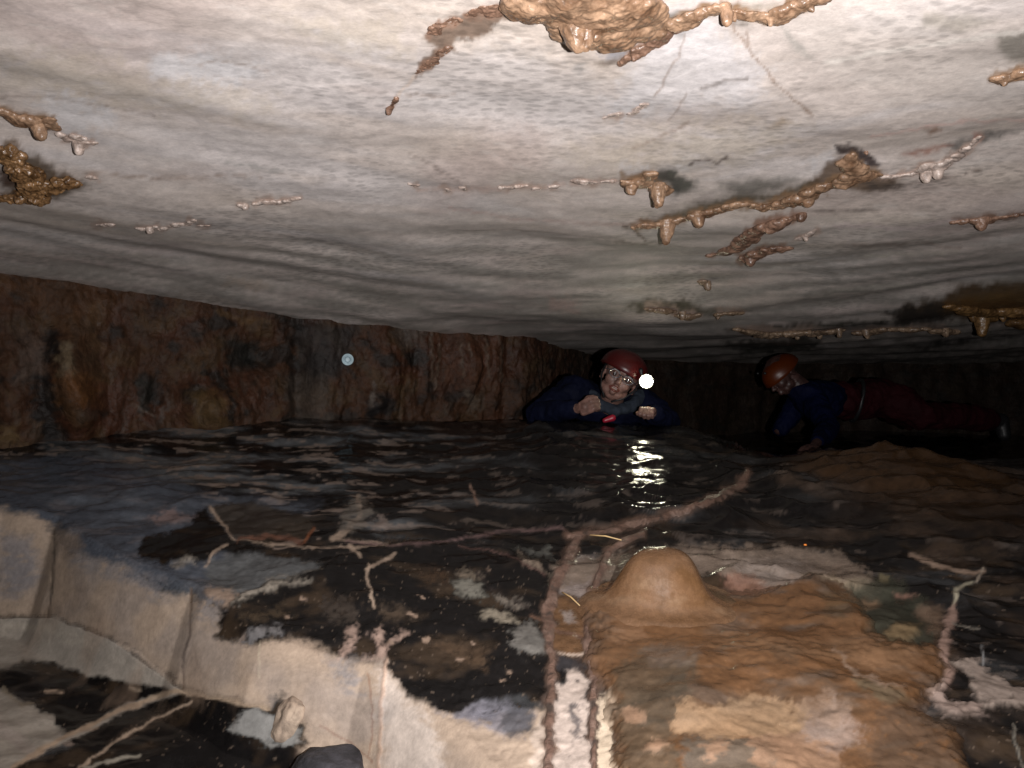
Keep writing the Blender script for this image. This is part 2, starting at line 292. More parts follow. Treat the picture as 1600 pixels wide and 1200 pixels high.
# right hand dark rock
FP.poly(T6((940, 520), (1100, 470), (1250, 600), (1260, 740), (1100, 745), (970, 690)), (.035, .035, .025), 8, 1.6, .9, wet=.7)
FP.poly(T6((990, 575), (1060, 568), (1062, 598), (1000, 602)), (.16, .105, .065), 5, .8); FP.poly(T6((1072, 690), (1120, 660), (1200, 665), (1212, 700), (1150, 728), (1080, 715)), (.13, .09, .048), 6, .8, .9, h=.006)
FP.poly(T6((1110, 545), (1200, 550), (1180, 565), (1120, 562)), (.14, .08, .06), 4, .9); FP.poly(T6((1060, 475), (1100, 480), (1090, 505), (1062, 500)), (.12, .10, .06), 4, 1)
FP.poly(T6((1200, 600), (1260, 590), (1330, 640), (1260, 690), (1210, 650)), (.12, .08, .055), 8, 1.5, .8, breakup=.0)
FP.line(T6((1180, 400), (1290, 445), (1380, 465), (1450, 468)), 5, (.28, .2, .15), 2.5, .6, .85)
FP.line(T6((1335, 600), (1350, 520), (1410, 505)), 4, (.3, .27, .2), 2, .6, .85); FP.line(T6((1430, 500), (1445, 455)), 3.5, (.3, .25, .2), 1.5, .4, .8)
FP.line(T6((1340, 600), (1310, 690), (1300, 770), (1320, 860), (1280, 930)), 11, (.24, .16, .13), 5, 1, .9, h=.004)
FP.poly(T6((1243, 925), (1310, 870), (1300, 940), (1360, 960), (1440, 960), (1440, 1000), (1320, 1005), (1260, 965)), (.27, .205, .175), 6, 1.2, .92, h=.006)
FP.poly(T6((1345, 800), (1420, 795), (1490, 850), (1560, 905), (1640, 900), (1700, 960), (1600, 965), (1480, 975), (1420, 940), (1400, 860)), (.25, .20, .17), 6, 1.4, .92, h=.006, breakup=-.05, bs=(14, 9))
FP.line(T6((1330, 660), (1430, 678)), 2, (.2, .18, .15), 1, .4, .8); FP.line(T6((1445, 740), (1448, 820)), 2, (.3, .3, .3), 1, .2, .5)
FP.line(T6((1560, 1030), (1570, 1120), (1600, 1199)), 3, (.2, .18, .15), 1.5, .4, .7)
FP.line(T6((900, 560), (1290, 1010)), 1, (.2, .1, .05), 1, 1, .0)
for q_, w_ in SEAMS: FP.line(q_, w_+4, (.10, .062, .045), 7, .9, .8, h=.003, breakup=-.3)
# ------------ ceiling pigments (full pixel coordinates)
CP = Pig()
Q1 = lambda *p: [(960+x/4, 180+y/4) for x, y in p]
Q2 = lambda *p: [(1200+x/4, 180+y/4) for x, y in p]
Q3 = lambda *p: [(600+x/4, y/4) for x, y in p]
Q4 = lambda *p: [(960+x/4, y/4) for x, y in p]
Q5 = lambda *p: [(960+x/2.5, 420+y/2.5) for x, y in p]
DK = (.10, .095, .09)
CP.poly(Q3((150, 420), (230, 380), (700, 270), (1000, 360), (1400, 560), (1200, 820), (700, 800), (300, 700), (100, 600)), (.66, .61, .59), 30, 3, .6)
CP.poly(Q4((200, 60), (600, 20), (660, 200), (900, 400), (900, 640), (200, 700), (0, 650), (100, 400)), (.72, .69, .70), 24, 3, .7)
CP.poly(Q4((1050, 120), (1700, 60), (2600, 200), (2600, 700), (1800, 600), (1300, 420)), (.66, .59, .54), 24, 3, .6)
for p in (((0, 90), (140, 80), (260, 130), (420, 150), (420, 178), (180, 160), (0, 130)), ((420, 20), (620, 40), (640, 90), (500, 70)), ((880, 240), (1100, 200), (1260, 190), (1180, 250), (960, 270))):
    CP.poly(p, (.54, .46, .36), 26, 4, .5, breakup=.1, bs=(60, 14))
for p in (((230, 90), (330, 80), (420, 110), (360, 130), (240, 120)), ((60, 145), (130, 150), (180, 190), (110, 215), (70, 180)), ((940, 165), (1010, 155), (1010, 175), (960, 180)), Q1((30, 340), (200, 330), (200, 370), (40, 390)), Q1((370, 300), (470, 290), (430, 330)), Q2((280, 280), (440, 190), (430, 300), (330, 330))):
    CP.poly(p, (.68, .66, .67), 12, 3, .7, breakup=.05, bs=(30, 10))
# grey and dark stains, with painted shade in the hollow and left clusters
for p, c, so, al in ((Q1((290, 345), (370, 340), (400, 380), (520, 420), (480, 450), (400, 510), (350, 480), (330, 430), (240, 410)), (.07, .07, .06), 7, .95),
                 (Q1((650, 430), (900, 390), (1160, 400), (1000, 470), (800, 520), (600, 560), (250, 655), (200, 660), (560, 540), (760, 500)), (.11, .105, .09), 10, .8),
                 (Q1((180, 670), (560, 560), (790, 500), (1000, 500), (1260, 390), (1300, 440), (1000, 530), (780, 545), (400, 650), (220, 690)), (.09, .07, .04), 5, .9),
                 (Q2((420, 180), (560, 190), (660, 250), (700, 310), (640, 330), (560, 290), (500, 230), (440, 240)), (.05, .035, .035), 3, .95),  # dark hollow: its shade is painted flat into the ceiling colour
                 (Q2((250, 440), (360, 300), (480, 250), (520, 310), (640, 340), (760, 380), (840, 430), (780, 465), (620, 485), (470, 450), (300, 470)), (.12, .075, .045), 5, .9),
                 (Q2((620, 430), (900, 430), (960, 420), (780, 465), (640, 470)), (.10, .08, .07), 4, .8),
                 (Q2((1100, 180), (1330, 115), (1620, 85), (1400, 150), (1200, 230), (1130, 210)), (.13, .12, .11), 5, .85),
                 (Q2((850, 240), (1100, 180), (1160, 190), (1000, 250), (860, 255)), (.30, .14, .10), 4, .8),
                 (Q2((1290, 110), (1340, 120), (1330, 165), (1290, 170)), (.42, .17, .12), 3, .85),
                 (Q4((200, 110), (380, 70), (560, 50), (360, 130), (260, 130)), (.12, .11, .09), 6, .85), (Q4((640, 30), (1080, 20), (1000, 60), (760, 60)), (.28, .25, .2), 8, .7), (Q4((720, 130), (860, 130), (840, 170), (740, 150)), (.16, .14, .12), 6, .85), (Q4((380, 190), (480, 180), (400, 250)), (.3, .29, .28), 6, .7),
                 (Q4((1050, 170), (1080, 180), (1200, 330), (1240, 380), (1180, 350), (1080, 240)), (.36, .34, .31), 6, .8),
                 (Q4((1040, 740), (1100, 770), (1040, 800), (960, 795)), (.35, .26, .18), 8, .7),
                 (Q3((1180, 400), (1260, 400), (1220, 480), (1180, 440)), (.38, .36, .35), 5, .6), (Q3((1300, 400), (1500, 330), (1620, 260), (1600, 340), (1400, 420)), (.2, .16, .13), 6, .9), (Q3((1340, 340), (1580, 290), (1500, 350), (1380, 370)), (.27, .27, .3), 6, .8),
                 (Q2((980, 95), (1030, 75), (1075, 95), (1020, 118)), (.27, .16, .11), 4, .8),
                 ([(1560, 50), (1640, 40), (1640, 100), (1580, 100), (1560, 75)], (.22, .2, .17), 8, .8), ([(1440, 20), (1560, 30), (1500, 50), (1440, 40)], (.38, .34, .29), 10, .7),
                 ([(50, 180), (80, 188), (72, 205), (40, 185)], (.10, .07, .04), 3, .8), ([(20, 250), (60, 240), (90, 270), (140, 290), (90, 310), (40, 300), (0, 290)], (.09, .06, .035), 7, .9),  # dark shade beside the left dripstone clusters, painted in
                 ([(0, 230), (15, 240), (30, 290), (0, 290)], (.10, .06, .045), 7, .85)):
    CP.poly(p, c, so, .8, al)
# ochre and brown drape at the right
CP.poly(Q5((1080, 190), (1150, 140), (1300, 100), (1330, 65), (1500, 48), (1700, 40), (1900, 120), (1900, 260), (1560, 230), (1450, 210), (1300, 200), (1150, 210)), (.085, .05, .022), 8, 1.6, .95, wet=.6)
CP.poly(Q5((1350, 120), (1500, 90), (1700, 90), (1700, 200), (1540, 190), (1400, 170)), (.15, .085, .03), 9, 2, .7, breakup=.1, bs=(26, 8), wet=.5)
CP.poly(Q5((1080, 170), (1250, 130), (1330, 190), (1250, 230), (1100, 210)), (.04, .035, .032), 8, 2, .85)
CP.poly(Q5((430, 235), (700, 215), (1060, 200), (1060, 215), (700, 232), (450, 245)), (.035, .03, .02), 3, .8, .9)
CP.poly(Q5((20, 150), (130, 125), (300, 130), (360, 155), (540, 165), (430, 180), (300, 170), (100, 160)), (.07, .06, .035), 5, 1.2, .85)
CP.poly(Q5((650, 275), (740, 255), (820, 290), (760, 315), (500, 330), (420, 290)), (.05, .045, .035), 5, 1.5, .85)
CP.poly(Q5((1150, 310), (1300, 280), (1560, 262), (1400, 290), (1200, 320)), (.05, .045, .04), 4, 1, .85)
CP.poly(((850, 465), (905, 468), (900, 485), (860, 486)), (.55, .40, .36), 8, 2, .7)
CP.poly(((370, 430), (430, 445), (400, 455), (350, 445)), (.5, .4, .33), 8, 2, .6)
# hairline cracks and calcite threads
CR = (.28, .19, .14)
for p, w, c, al in ((Q4((730, 150), (800, 240), (860, 340), (960, 450), (1060, 570), (1140, 640), (1240, 720)), 2.5, CR, .75), (Q4((820, 200), (830, 260), (860, 290)), 1.5, CR, .6), (Q4((440, 220), (410, 340), (340, 440), (255, 610)), 1.8, CR, .6),
                    (Q4((540, 560), (680, 510), (830, 490)), 2., (.16, .12, .1), .6), (Q4((450, 580), (400, 680), (340, 750)), 1.5, CR, .5), (Q4((470, 760), (330, 830), (120, 930)), 1.8, CR, .5), (Q4((470, 1020), (580, 1000), (640, 1020), (715, 975)), 2, (.1, .07, .06), .8),
                    (Q1((50, 690), (130, 720), (200, 780)), 2.5, (.13, .09, .07), .9), (Q1((0, 790), (120, 800), (260, 800)), 1.5, (.15, .12, .1), .7),
                    (Q2((230, 595), (420, 600), (600, 590), (700, 575)), 2, (.12, .1, .09), .7), (Q2((1010, 410), (1200, 370), (1330, 350)), 2, (.14, .1, .08), .7),
                    (Q2((410, 690), (700, 695), (920, 715), (1020, 680), (1190, 655)), 4, (.60, .50, .49), .7), (Q2((0, 965), (150, 940), (300, 915)), 3, (.62, .57, .52), .7), (Q2((250, 815), (450, 800), (600, 805)), 2, (.6, .52, .46), .6), (Q2((600, 880), (900, 865), (1200, 855)), 2, (.55, .5, .42), .5), (Q2((380, 1090), (650, 1075), (900, 1065), (1060, 1075)), 3, (.62, .57, .5), .7),
                    (Q1((0, 1070), (200, 1065), (420, 1080)), 3, (.6, .56, .52), .6), (Q3((150, 600), (300, 600), (440, 590)), 1.5, CR, .5), (Q3((180, 480), (130, 540), (100, 600), (60, 650)), 3, (.75, .6, .5), .7),
                    (((1290, 97), (1400, 78), (1600, 48)), 6, (.78, .72, .66), .7), (((310, 100), (350, 93), (420, 112)), 2, CR, .5), (((0, 152), (60, 150), (160, 165), (240, 180)), 2, (.33, .27, .24), .6), (((130, 270), (250, 278), (390, 275), (410, 277)), 1.5, CR, .6), (((350, 250), (440, 270)), 3, (.3, .3, .28), .5), (((640, 240), (720, 285)), 2, (.2, .15, .13), .5),
                    (((830, 440), (930, 452), (1060, 448)), 2, (.58, .5, .45), .6), (((700, 325), (830, 345), (960, 350), (1000, 352)), 2, (.5, .34, .3), .5), (((1360, 215), (1500, 190), (1620, 186)), 2.5, (.7, .45, .4), .5), (((1330, 385), (1450, 380), (1500, 388)), 2, (.24, .17, .14), .5)):
    CP.line(p, max(w, 2.6), c, 1.8, .6, al, h=0)
CP.line([(650, 295), (800, 296), (900, 287), (970, 285)], 5, (.58, .45, .40), 2, .8, .8, breakup=.1)
# muddy smear left of the drape
SMEAR = Q3((255, 240), (310, 180), (420, 130), (500, 95), (560, 55), (700, 40), (780, 10), (860, -60), (930, -60), (900, 100), (760, 120), (680, 190), (540, 250), (440, 245), (440, 330), (360, 350), (330, 400), (240, 455), (190, 475), (220, 410), (330, 290), (280, 275))
CP.poly(SMEAR, (.185, .125, .09), 4, 1.1, .92)
# ------------ wall pigments
WP = Pig()
Q7 = lambda *p: [(x*.3, 420+y*.3) for x, y in p]
Q8 = lambda *p: [(440+x*.325, 460+y*.325) for x, y in p]
for p, c, so, al in ((Q7((0, 0), (500, 60), (700, 120), (500, 300), (450, 700), (300, 700), (290, 450), (350, 350), (250, 250), (60, 120), (0, 130)), (.115, .060, .030), 14, .7),
                 (Q7((300, 400), (370, 370), (400, 450), (380, 560), (300, 560)), (.19, .15, .095), 6, .9), (Q7((290, 560), (400, 540), (500, 560), (510, 700), (420, 720), (320, 680)), (.16, .075, .028), 9, .8),
                 (Q7((440, 180), (530, 160), (520, 540), (470, 560), (470, 300)), (.14, .085, .045), 10, .7), (Q7((60, 250), (220, 380), (240, 560), (100, 600), (90, 400)), (.13, .095, .075), 10, .7), (Q7((160, 560), (260, 540), (330, 900), (200, 900)), (.018, .018, .018), 8, .9), (Q7((210, 330), (300, 310), (310, 360), (270, 520), (230, 430)), (.018, .014, .012), 5, .9),
                 (Q7((0, 820), (90, 830), (100, 920), (0, 920)), (.16, .11, .05), 10, .8), (Q7((150, 760), (210, 800), (220, 940), (160, 930)), (.12, .08, .05), 8, .7),
                 (Q7((1180, 350), (1360, 400), (1350, 520), (1180, 540)), (.022, .024, .022), 12, .9), (Q7((730, 580), (800, 570), (800, 750), (720, 740)), (.028, .028, .024), 5, .9), (Q7((980, 640), (1150, 640), (1180, 820), (1000, 820)), (.14, .095, .04), 12, .7),
                 (Q7((860, 640), (880, 700), (850, 780), (820, 800), (850, 700)), (.16, .14, .13), 3, .8), (Q7((1050, 500), (1150, 530), (1230, 700), (1220, 830), (1190, 830), (1180, 650), (1080, 560)), (.02, .017, .014), 5, .9),
                 (Q8((-10, 60), (110, 80), (120, 180), (100, 480), (0, 520), (60, 300)), (.02, .018, .016), 10, .8), (Q8((80, 140), (380, 130), (320, 350), (110, 480)), (.045, .043, .043), 14, .8), (Q8((20, 400), (200, 380), (240, 640), (60, 640)), (.10, .085, .07), 16, .7),
                 (Q8((410, 480), (450, 460), (465, 520), (430, 545)), (.22, .20, .18), 4, .9), (Q8((455, 400), (470, 400), (462, 470), (450, 470)), (.16, .14, .13), 2, .8), (Q8((400, 540), (520, 480), (540, 580), (440, 600)), (.02, .02, .022), 9, .9),
                 (Q8((540, 140), (690, 160), (680, 220), (600, 260), (540, 200)), (.12, .10, .085), 9, .8), (Q8((590, 260), (680, 270), (680, 340), (600, 350)), (.025, .023, .02), 8, .9), (Q8((720, 150), (1050, 200), (1060, 460), (740, 460)), (.12, .055, .032), 10, .7),
                 (Q8((860, 450), (930, 480), (970, 560), (900, 530)), (.18, .15, .12), 6, .8), (Q8((570, 400), (640, 400), (640, 470), (580, 450)), (.13, .085, .04), 8, .7)):
    WP.poly(p, c, so, 1.6, al)
for x0, y0, x1, y1 in ((722, 180, 725, 420), (762, 240, 740, 450), (860, 230, 870, 400), (905, 230, 910, 300), (1050, 200, 1060, 420), (980, 210, 1000, 400)):
    WP.line(Q8((x0, y0), (x1, y1)), 3, (.16, .12, .09), 2, .6, .8, h=.006)
WP.line(Q7((1130, 220), (1250, 270), (1400, 265)), 5, (.16, .10, .05), 3, 1, .7); WP.line(Q7((715, 720), (800, 770)), 2, (.15, .12, .1), 1.5, .5)

# ------------------------------------------------------------------ materials
def nodes(name):
    m = bpy.data.materials.new(name); m.use_nodes = True; nt = m.node_tree
    return m, nt, nt.nodes["Principled BSDF"]
def N(nt, t, **k):
    n = nt.nodes.new(t)
    for a, b in k.items():
        if a.startswith('i_'): n.inputs[a[2:].replace('_', ' ')].default_value = b
        else: setattr(n, a, b)
    return n
def rock_mat(name, stretch=(1, 1, 1), var=(.72, 1.25), scales=(11, 70), bump=(.5, .006), rough=(.72, .2), fine=1., leopard=False, tint=None, spec=.5):
    m, nt, bs = nodes(name); L = nt.links.new
    tc = N(nt, 'ShaderNodeTexCoord'); mp = N(nt, 'ShaderNodeMapping'); mp.inputs['Scale'].default_value = stretch
    L(tc.outputs['Object'], mp.inputs[0])
    ca = N(nt, 'ShaderNodeAttribute', attribute_name='col'); wa = N(nt, 'ShaderNodeAttribute', attribute_name='wet')
    n1 = N(nt, 'ShaderNodeTexNoise', i_Scale=scales[0], i_Detail=8., i_Roughness=.62, i_Distortion=.6); n2 = N(nt, 'ShaderNodeTexNoise', i_Scale=scales[1], i_Detail=6., i_Roughness=.7)
    L(mp.outputs[0], n1.inputs[0]); L(mp.outputs[0], n2.inputs[0])
    ad = N(nt, 'ShaderNodeMath', operation='ADD'); L(n1.outputs[0], ad.inputs[0]); L(n2.outputs[0], ad.inputs[1])
    mr = N(nt, 'ShaderNodeMapRange'); mr.inputs[1].default_value = .65; mr.inputs[2].default_value = 1.35; mr.inputs[3].default_value = var[0]; mr.inputs[4].default_value = var[1]
    L(ad.outputs[0], mr.inputs[0])
    mu = N(nt, 'ShaderNodeVectorMath', operation='SCALE'); L(ca.outputs['Color'], mu.inputs[0]); L(mr.outputs[0], mu.inputs['Scale'])
    out = mu.outputs[0]
    if leopard:
        mp2 = N(nt, 'ShaderNodeMapping'); mp2.inputs['Scale'].default_value = (26, 48, 1); L(tc.outputs['Object'], mp2.inputs[0])
        wn = N(nt, 'ShaderNodeTexNoise', i_Scale=9., i_Detail=3.); L(tc.outputs['Object'], wn.inputs[0])
        wv = N(nt, 'ShaderNodeVectorMath', operation='MULTIPLY_ADD'); L(wn.outputs['Color'], wv.inputs[0]); wv.inputs[1].default_value = (1.6, 1.6, 0); L(mp2.outputs[0], wv.inputs[2])
        vo = N(nt, 'ShaderNodeTexVoronoi', feature='SMOOTH_F1', voronoi_dimensions='2D'); vo.inputs['Smoothness'].default_value = .35; vo.inputs['Scale'].default_value = 1.; L(wv.outputs[0], vo.inputs[0])
        r2 = N(nt, 'ShaderNodeMapRange'); r2.inputs[1].default_value = .18; r2.inputs[2].default_value = .42; r2.inputs[3].default_value = .80; r2.inputs[4].default_value = 1.06; L(vo.outputs[0], r2.inputs[0])
        big = N(nt, 'ShaderNodeTexNoise', i_Scale=2.2, i_Detail=3.); L(tc.outputs['Object'], big.inputs[0])
        r3 = N(nt, 'ShaderNodeMapRange'); r3.inputs[1].default_value = .42; r3.inputs[2].default_value = .62; L(big.outputs[0], r3.inputs[0])
        mx = N(nt, 'ShaderNodeMix'); mx.inputs['A'].default_value = 1; L(r3.outputs[0], mx.inputs['Factor']); L(r2.outputs[0], mx.inputs['B'])
        m2 = N(nt, 'ShaderNodeVectorMath', operation='SCALE'); L(out, m2.inputs[0]); L(mx.outputs[0], m2.inputs['Scale']); out = m2.outputs[0]
    L(out, bs.inputs['Base Color'])
    rr = N(nt, 'ShaderNodeMapRange'); rr.inputs[3].default_value = rough[0]; rr.inputs[4].default_value = rough[1]; L(wa.outputs['Fac'], rr.inputs[0])
    ra = N(nt, 'ShaderNodeMath', operation='MULTIPLY_ADD'); L(n2.outputs[0], ra.inputs[0]); ra.inputs[1].default_value = .3; 
    sb = N(nt, 'ShaderNodeMath', operation='SUBTRACT'); L(rr.outputs[0], sb.inputs[0]); sb.inputs[1].default_value = .15; L(sb.outputs[0], ra.inputs[2]); ra.use_clamp = True
    L(ra.outputs[0], bs.inputs['Roughness']); bs.inputs['Specular IOR Level'].default_value = spec
    n3 = N(nt, 'ShaderNodeTexNoise', i_Scale=scales[1]*2.2*fine, i_Detail=5., i_Roughness=.65); L(mp.outputs[0], n3.inputs[0])
    b1 = N(nt, 'ShaderNodeBump'); b1.inputs['Strength'].default_value = bump[0]; b1.inputs['Distance'].default_value = bump[1]*3; L(n1.outputs[0], b1.inputs['Height'])
    b2 = N(nt, 'ShaderNodeBump'); b2.inputs['Strength'].default_value = bump[0]; b2.inputs['Distance'].default_value = bump[1]*.5; L(n3.outputs[0], b2.inputs['Height']); L(b1.outputs[0], b2.inputs['Normal'])
    L(b2.outputs[0], bs.inputs['Normal'])
    return m
M_FLOOR = rock_mat('wet_limestone_floor', (1, 1.2, 1), (.72, 1.28), (14, 80), (.28, .002), (.6, .10), spec=.18)
M_CEIL = rock_mat('pale_limestone_ceiling', (1, 1.45, 1.45), (.78, 1.2), (17, 110), (.24, .002), (.8, .3), leopard=True, spec=.3)
M_WALL = rock_mat('iron_stained_wall', (1, 1, .8), (.45, 1.6), (16, 60), (.9, .005), (.8, .45), spec=.2)
M_FLOW = rock_mat('wet_flowstone', (1, 1, 1), (.68, 1.32), (14, 80), (.26, .0016), (.45, .16))
M_MUD = rock_mat('mud_fill', (1, 1, 1), (.6, 1.35), (40, 120), (.7, .003), (.7, .35))
def blob_mat(name, c1, c2, scale=60, rough=.40, bump=.0016, coat=.12):
    m, nt, bs = nodes(name); L = nt.links.new
    tc = N(nt, 'ShaderNodeTexCoord'); n1 = N(nt, 'ShaderNodeTexNoise', i_Scale=scale*.35, i_Detail=6., i_Roughness=.6); n2 = N(nt, 'ShaderNodeTexNoise', i_Scale=scale*3, i_Detail=4.)
    L(tc.outputs['Object'], n1.inputs[0]); L(tc.outputs['Object'], n2.inputs[0])
    cr = N(nt, 'ShaderNodeValToRGB'); cr.color_ramp.elements[0].position = .35; cr.color_ramp.elements[1].position = .65
    cr.color_ramp.elements[0].color = (*c1, 1); cr.color_ramp.elements[1].color = (*c2, 1); L(n1.outputs[0], cr.inputs[0]); n4 = N(nt, 'ShaderNodeTexNoise', i_Scale=scale*.9, i_Detail=5., i_Distortion=1.); L(tc.outputs['Object'], n4.inputs[0]); r4 = N(nt, 'ShaderNodeMapRange'); r4.inputs[1].default_value = .3; r4.inputs[2].default_value = .62; r4.inputs[3].default_value = .5; r4.inputs[4].default_value = 1.12; L(n4.outputs[0], r4.inputs[0]); v4 = N(nt, 'ShaderNodeVectorMath', operation='SCALE'); L(cr.outputs[0], v4.inputs[0]); L(r4.outputs[0], v4.inputs['Scale']); L(v4.outputs[0], bs.inputs['Base Color'])
    bs.inputs['Roughness'].default_value = rough; bs.inputs['Coat Weight'].default_value = coat; bs.inputs['Coat Roughness'].default_value = .12
    b = N(nt, 'ShaderNodeBump'); b.inputs['Strength'].default_value = .6; b.inputs['Distance'].default_value = bump; L(n2.outputs[0], b.inputs['Height'])
    b0 = N(nt, 'ShaderNodeBump'); b0.inputs['Strength'].default_value = .6; b0.inputs['Distance'].default_value = bump*5; L(n1.outputs[0], b0.inputs['Height']); L(b0.outputs[0], b.inputs['Normal']); L(b.outputs[0], bs.inputs['Normal'])
    return m
M_HONEY = blob_mat('honey_calcite', (.16, .088, .05), (.37, .235, .15))
M_RUST = blob_mat('rusty_calcite', (.13, .072, .048), (.27, .16, .11))
M_PINK = blob_mat('pinkish_calcite', (.36, .27, .225), (.52, .43, .38))
M_BROWN = blob_mat('brown_nodular_calcite', (.075, .036, .013), (.28, .155, .07), 80, .3)
M_DIM = blob_mat('dull_brown_calcite', (.13, .085, .055), (.26, .18, .12), 60, .45)
def plain(name, c, rough=.5, spec=.5, metal=0, emit=None, es=0, bumpd=0, bscale=80):
    m, nt, bs = nodes(name); bs.inputs['Roughness'].default_value = rough; bs.inputs['Metallic'].default_value = metal; bs.inputs['Specular IOR Level'].default_value = .08 if 'fabric' in name else spec
    n = N(nt, 'ShaderNodeTexNoise', i_Scale=bscale*.4, i_Detail=5.); tc = N(nt, 'ShaderNodeTexCoord'); nt.links.new(tc.outputs['Object'], n.inputs[0])
    mr = N(nt, 'ShaderNodeMapRange'); mr.inputs[1].default_value = .3; mr.inputs[2].default_value = .7; mr.inputs[3].default_value = .65; mr.inputs[4].default_value = 1.2; nt.links.new(n.outputs[0], mr.inputs[0])
    v = N(nt, 'ShaderNodeVectorMath', operation='SCALE'); v.inputs[0].default_value = c; nt.links.new(mr.outputs[0], v.inputs['Scale']); nt.links.new(v.outputs[0], bs.inputs['Base Color'])
    if emit: bs.inputs['Emission Color'].default_value = (*emit, 1); bs.inputs['Emission Strength'].default_value = es
    if bumpd:
        n2 = N(nt, 'ShaderNodeTexNoise', i_Scale=bscale, i_Detail=3.); nt.links.new(tc.outputs['Object'], n2.inputs[0])
        b = N(nt, 'ShaderNodeBump'); b.inputs['Distance'].default_value = bumpd; b.inputs['Strength'].default_value = .7; nt.links.new(n2.outputs[0], b.inputs['Height']); nt.links.new(b.outputs[0], bs.inputs['Normal'])
    return m

# ------------------------------------------------------------------ object helpers
def link(name, me, mat, parent=None, origin=(0, 0, 0), smooth=True):
    o = bpy.data.objects.new(name, me); COL.objects.link(o)
    if mat: me.materials.append(mat)
    if smooth and len(me.polygons): me.polygons.foreach_set('use_smooth', np.ones(len(me.polygons), bool)); me.update()
    if parent: o.parent = parent
    else: o.location = (origin[0], origin[1], origin[2]+ZO)
    return o
def tag(o, label=None, cat=None, group=None, kind=None):
    for k, v in (('label', label), ('category', cat), ('group', group), ('kind', kind)):
        if v: o[k] = v
    return o
def thing(name, origin, label, cat, group=None):
    o = bpy.data.objects.new(name, None); COL.objects.link(o); o.empty_display_size = .05
    o.location = (origin[0], origin[1], origin[2]+ZO); o['org'] = [float(v) for v in origin]
    tag(o, label, cat, group); return o
def grid_mesh(name, X, Y, Z, col, wet, keep=None, flip=False, org=(0, 0, 0)):
    R, Cn = X.shape; idx = np.arange(R*Cn).reshape(R, Cn)
    q = np.stack([idx[:-1, :-1], idx[:-1, 1:], idx[1:, 1:], idx[1:, :-1]], -1).reshape(-1, 4)
    if flip: q = q[:, ::-1]
    V = np.stack([X-org[0], Y-org[1], Z-org[2]], -1).reshape(-1, 3); col = col.reshape(-1, 3); wet = wet.reshape(-1)
    if keep is not None:
        q = q[keep.reshape(-1)[q].any(1)]; used = np.unique(q); mp = np.zeros(R*Cn, np.int64); mp[used] = np.arange(len(used)); q = mp[q]; V = V[used]; col = col[used]; wet = wet[used]
    me = bpy.data.meshes.new(name); me.vertices.add(len(V)); me.vertices.foreach_set('co', V.astype(np.float32).ravel())
    me.loops.add(q.size); me.loops.foreach_set('vertex_index', q.astype(np.int32).ravel())
    me.polygons.add(len(q)); me.polygons.foreach_set('loop_start', np.arange(0, q.size, 4, dtype=np.int32))
    me.update(calc_edges=True)
    a = me.attributes.new('col', 'FLOAT_COLOR', 'POINT'); a.data.foreach_set('color', np.concatenate([np.clip(col, 0, 1), np.ones((len(V), 1))], 1).astype(np.float32).ravel())
    b = me.attributes.new('wet', 'FLOAT', 'POINT'); b.data.foreach_set('value', wet.astype(np.float32))
    return me
_ico = {}
def ico(sub):
    if sub not in _ico:
        bm = bmesh.new(); bmesh.ops.create_icosphere(bm, subdivisions=sub, radius=1)
        bm.verts.ensure_lookup_table()
        _ico[sub] = (np.array([v.co[:] for v in bm.verts]), np.array([[v.index for v in f.verts] for f in bm.faces])); bm.free()
    return _ico[sub]
def blobs_mesh(name, sph, voxel, amp=0, freq=40, org=(0, 0, 0), smooth=2, sub=2):
    """spheres/ellipsoids (x,y,z,rx[,ry,rz]) fused into one skin"""
    v0, f0 = ico(sub); V = []; Fc = []; n = 0
    for s in sph:
        r = np.array([s[3]]*3 if len(s) == 4 else s[3:6]); V.append(v0*r+np.array(s[:3])-np.array(org)); Fc.append(f0+n); n += len(v0)
    V = np.vstack(V); Fc = np.vstack(Fc)
    me = bpy.data.meshes.new(name+'_raw'); me.from_pydata(V.tolist(), [], Fc.tolist())
    ob = bpy.data.objects.new('tmp', me); COL.objects.link(ob)
    md = ob.modifiers.new('r', 'REMESH'); md.mode = 'VOXEL'; md.voxel_size = voxel
    if smooth: ms = ob.modifiers.new('s', 'SMOOTH'); ms.factor = .5; ms.iterations = smooth
    dg = bpy.context.evaluated_depsgraph_get(); ev = ob.evaluated_get(dg); res = bpy.data.meshes.new_from_object(ev)
    bpy.data.objects.remove(ob); bpy.data.meshes.remove(me); res.name = name
    if amp and len(res.vertices):
        P = np.zeros(len(res.vertices)*3, np.float32); res.vertices.foreach_get('co', P); P = P.reshape(-1, 3)
        Nn = np.zeros(len(res.vertices)*3, np.float32); res.vertex_normals.foreach_get('vector', Nn); Nn = Nn.reshape(-1, 3)
        P = P+Nn*(amp*fbm3((P+np.array(org))*freq, 3))[:, None]; res.vertices.foreach_set('co', P.astype(np.float32).ravel()); res.update()
    return res
def chain(pts, step=.5):
    """tapered chain of spheres through (x,y,z,r) points"""
    out = []
    for a, b in zip(pts[:-1], pts[1:]):
        a = np.array(a, float); b = np.array(b, float); L = np.linalg.norm(b[:3]-a[:3]); n = max(1, int(L/(step*max(.002, min(a[3], b[3])))))
        for k in range(n): out.append(tuple(a+(b-a)*k/n))
    out.append(tuple(pts[-1])); return out
def P3(px, py, y): return np.array([(px-800)/F*y, y, (600-py)/F*y])

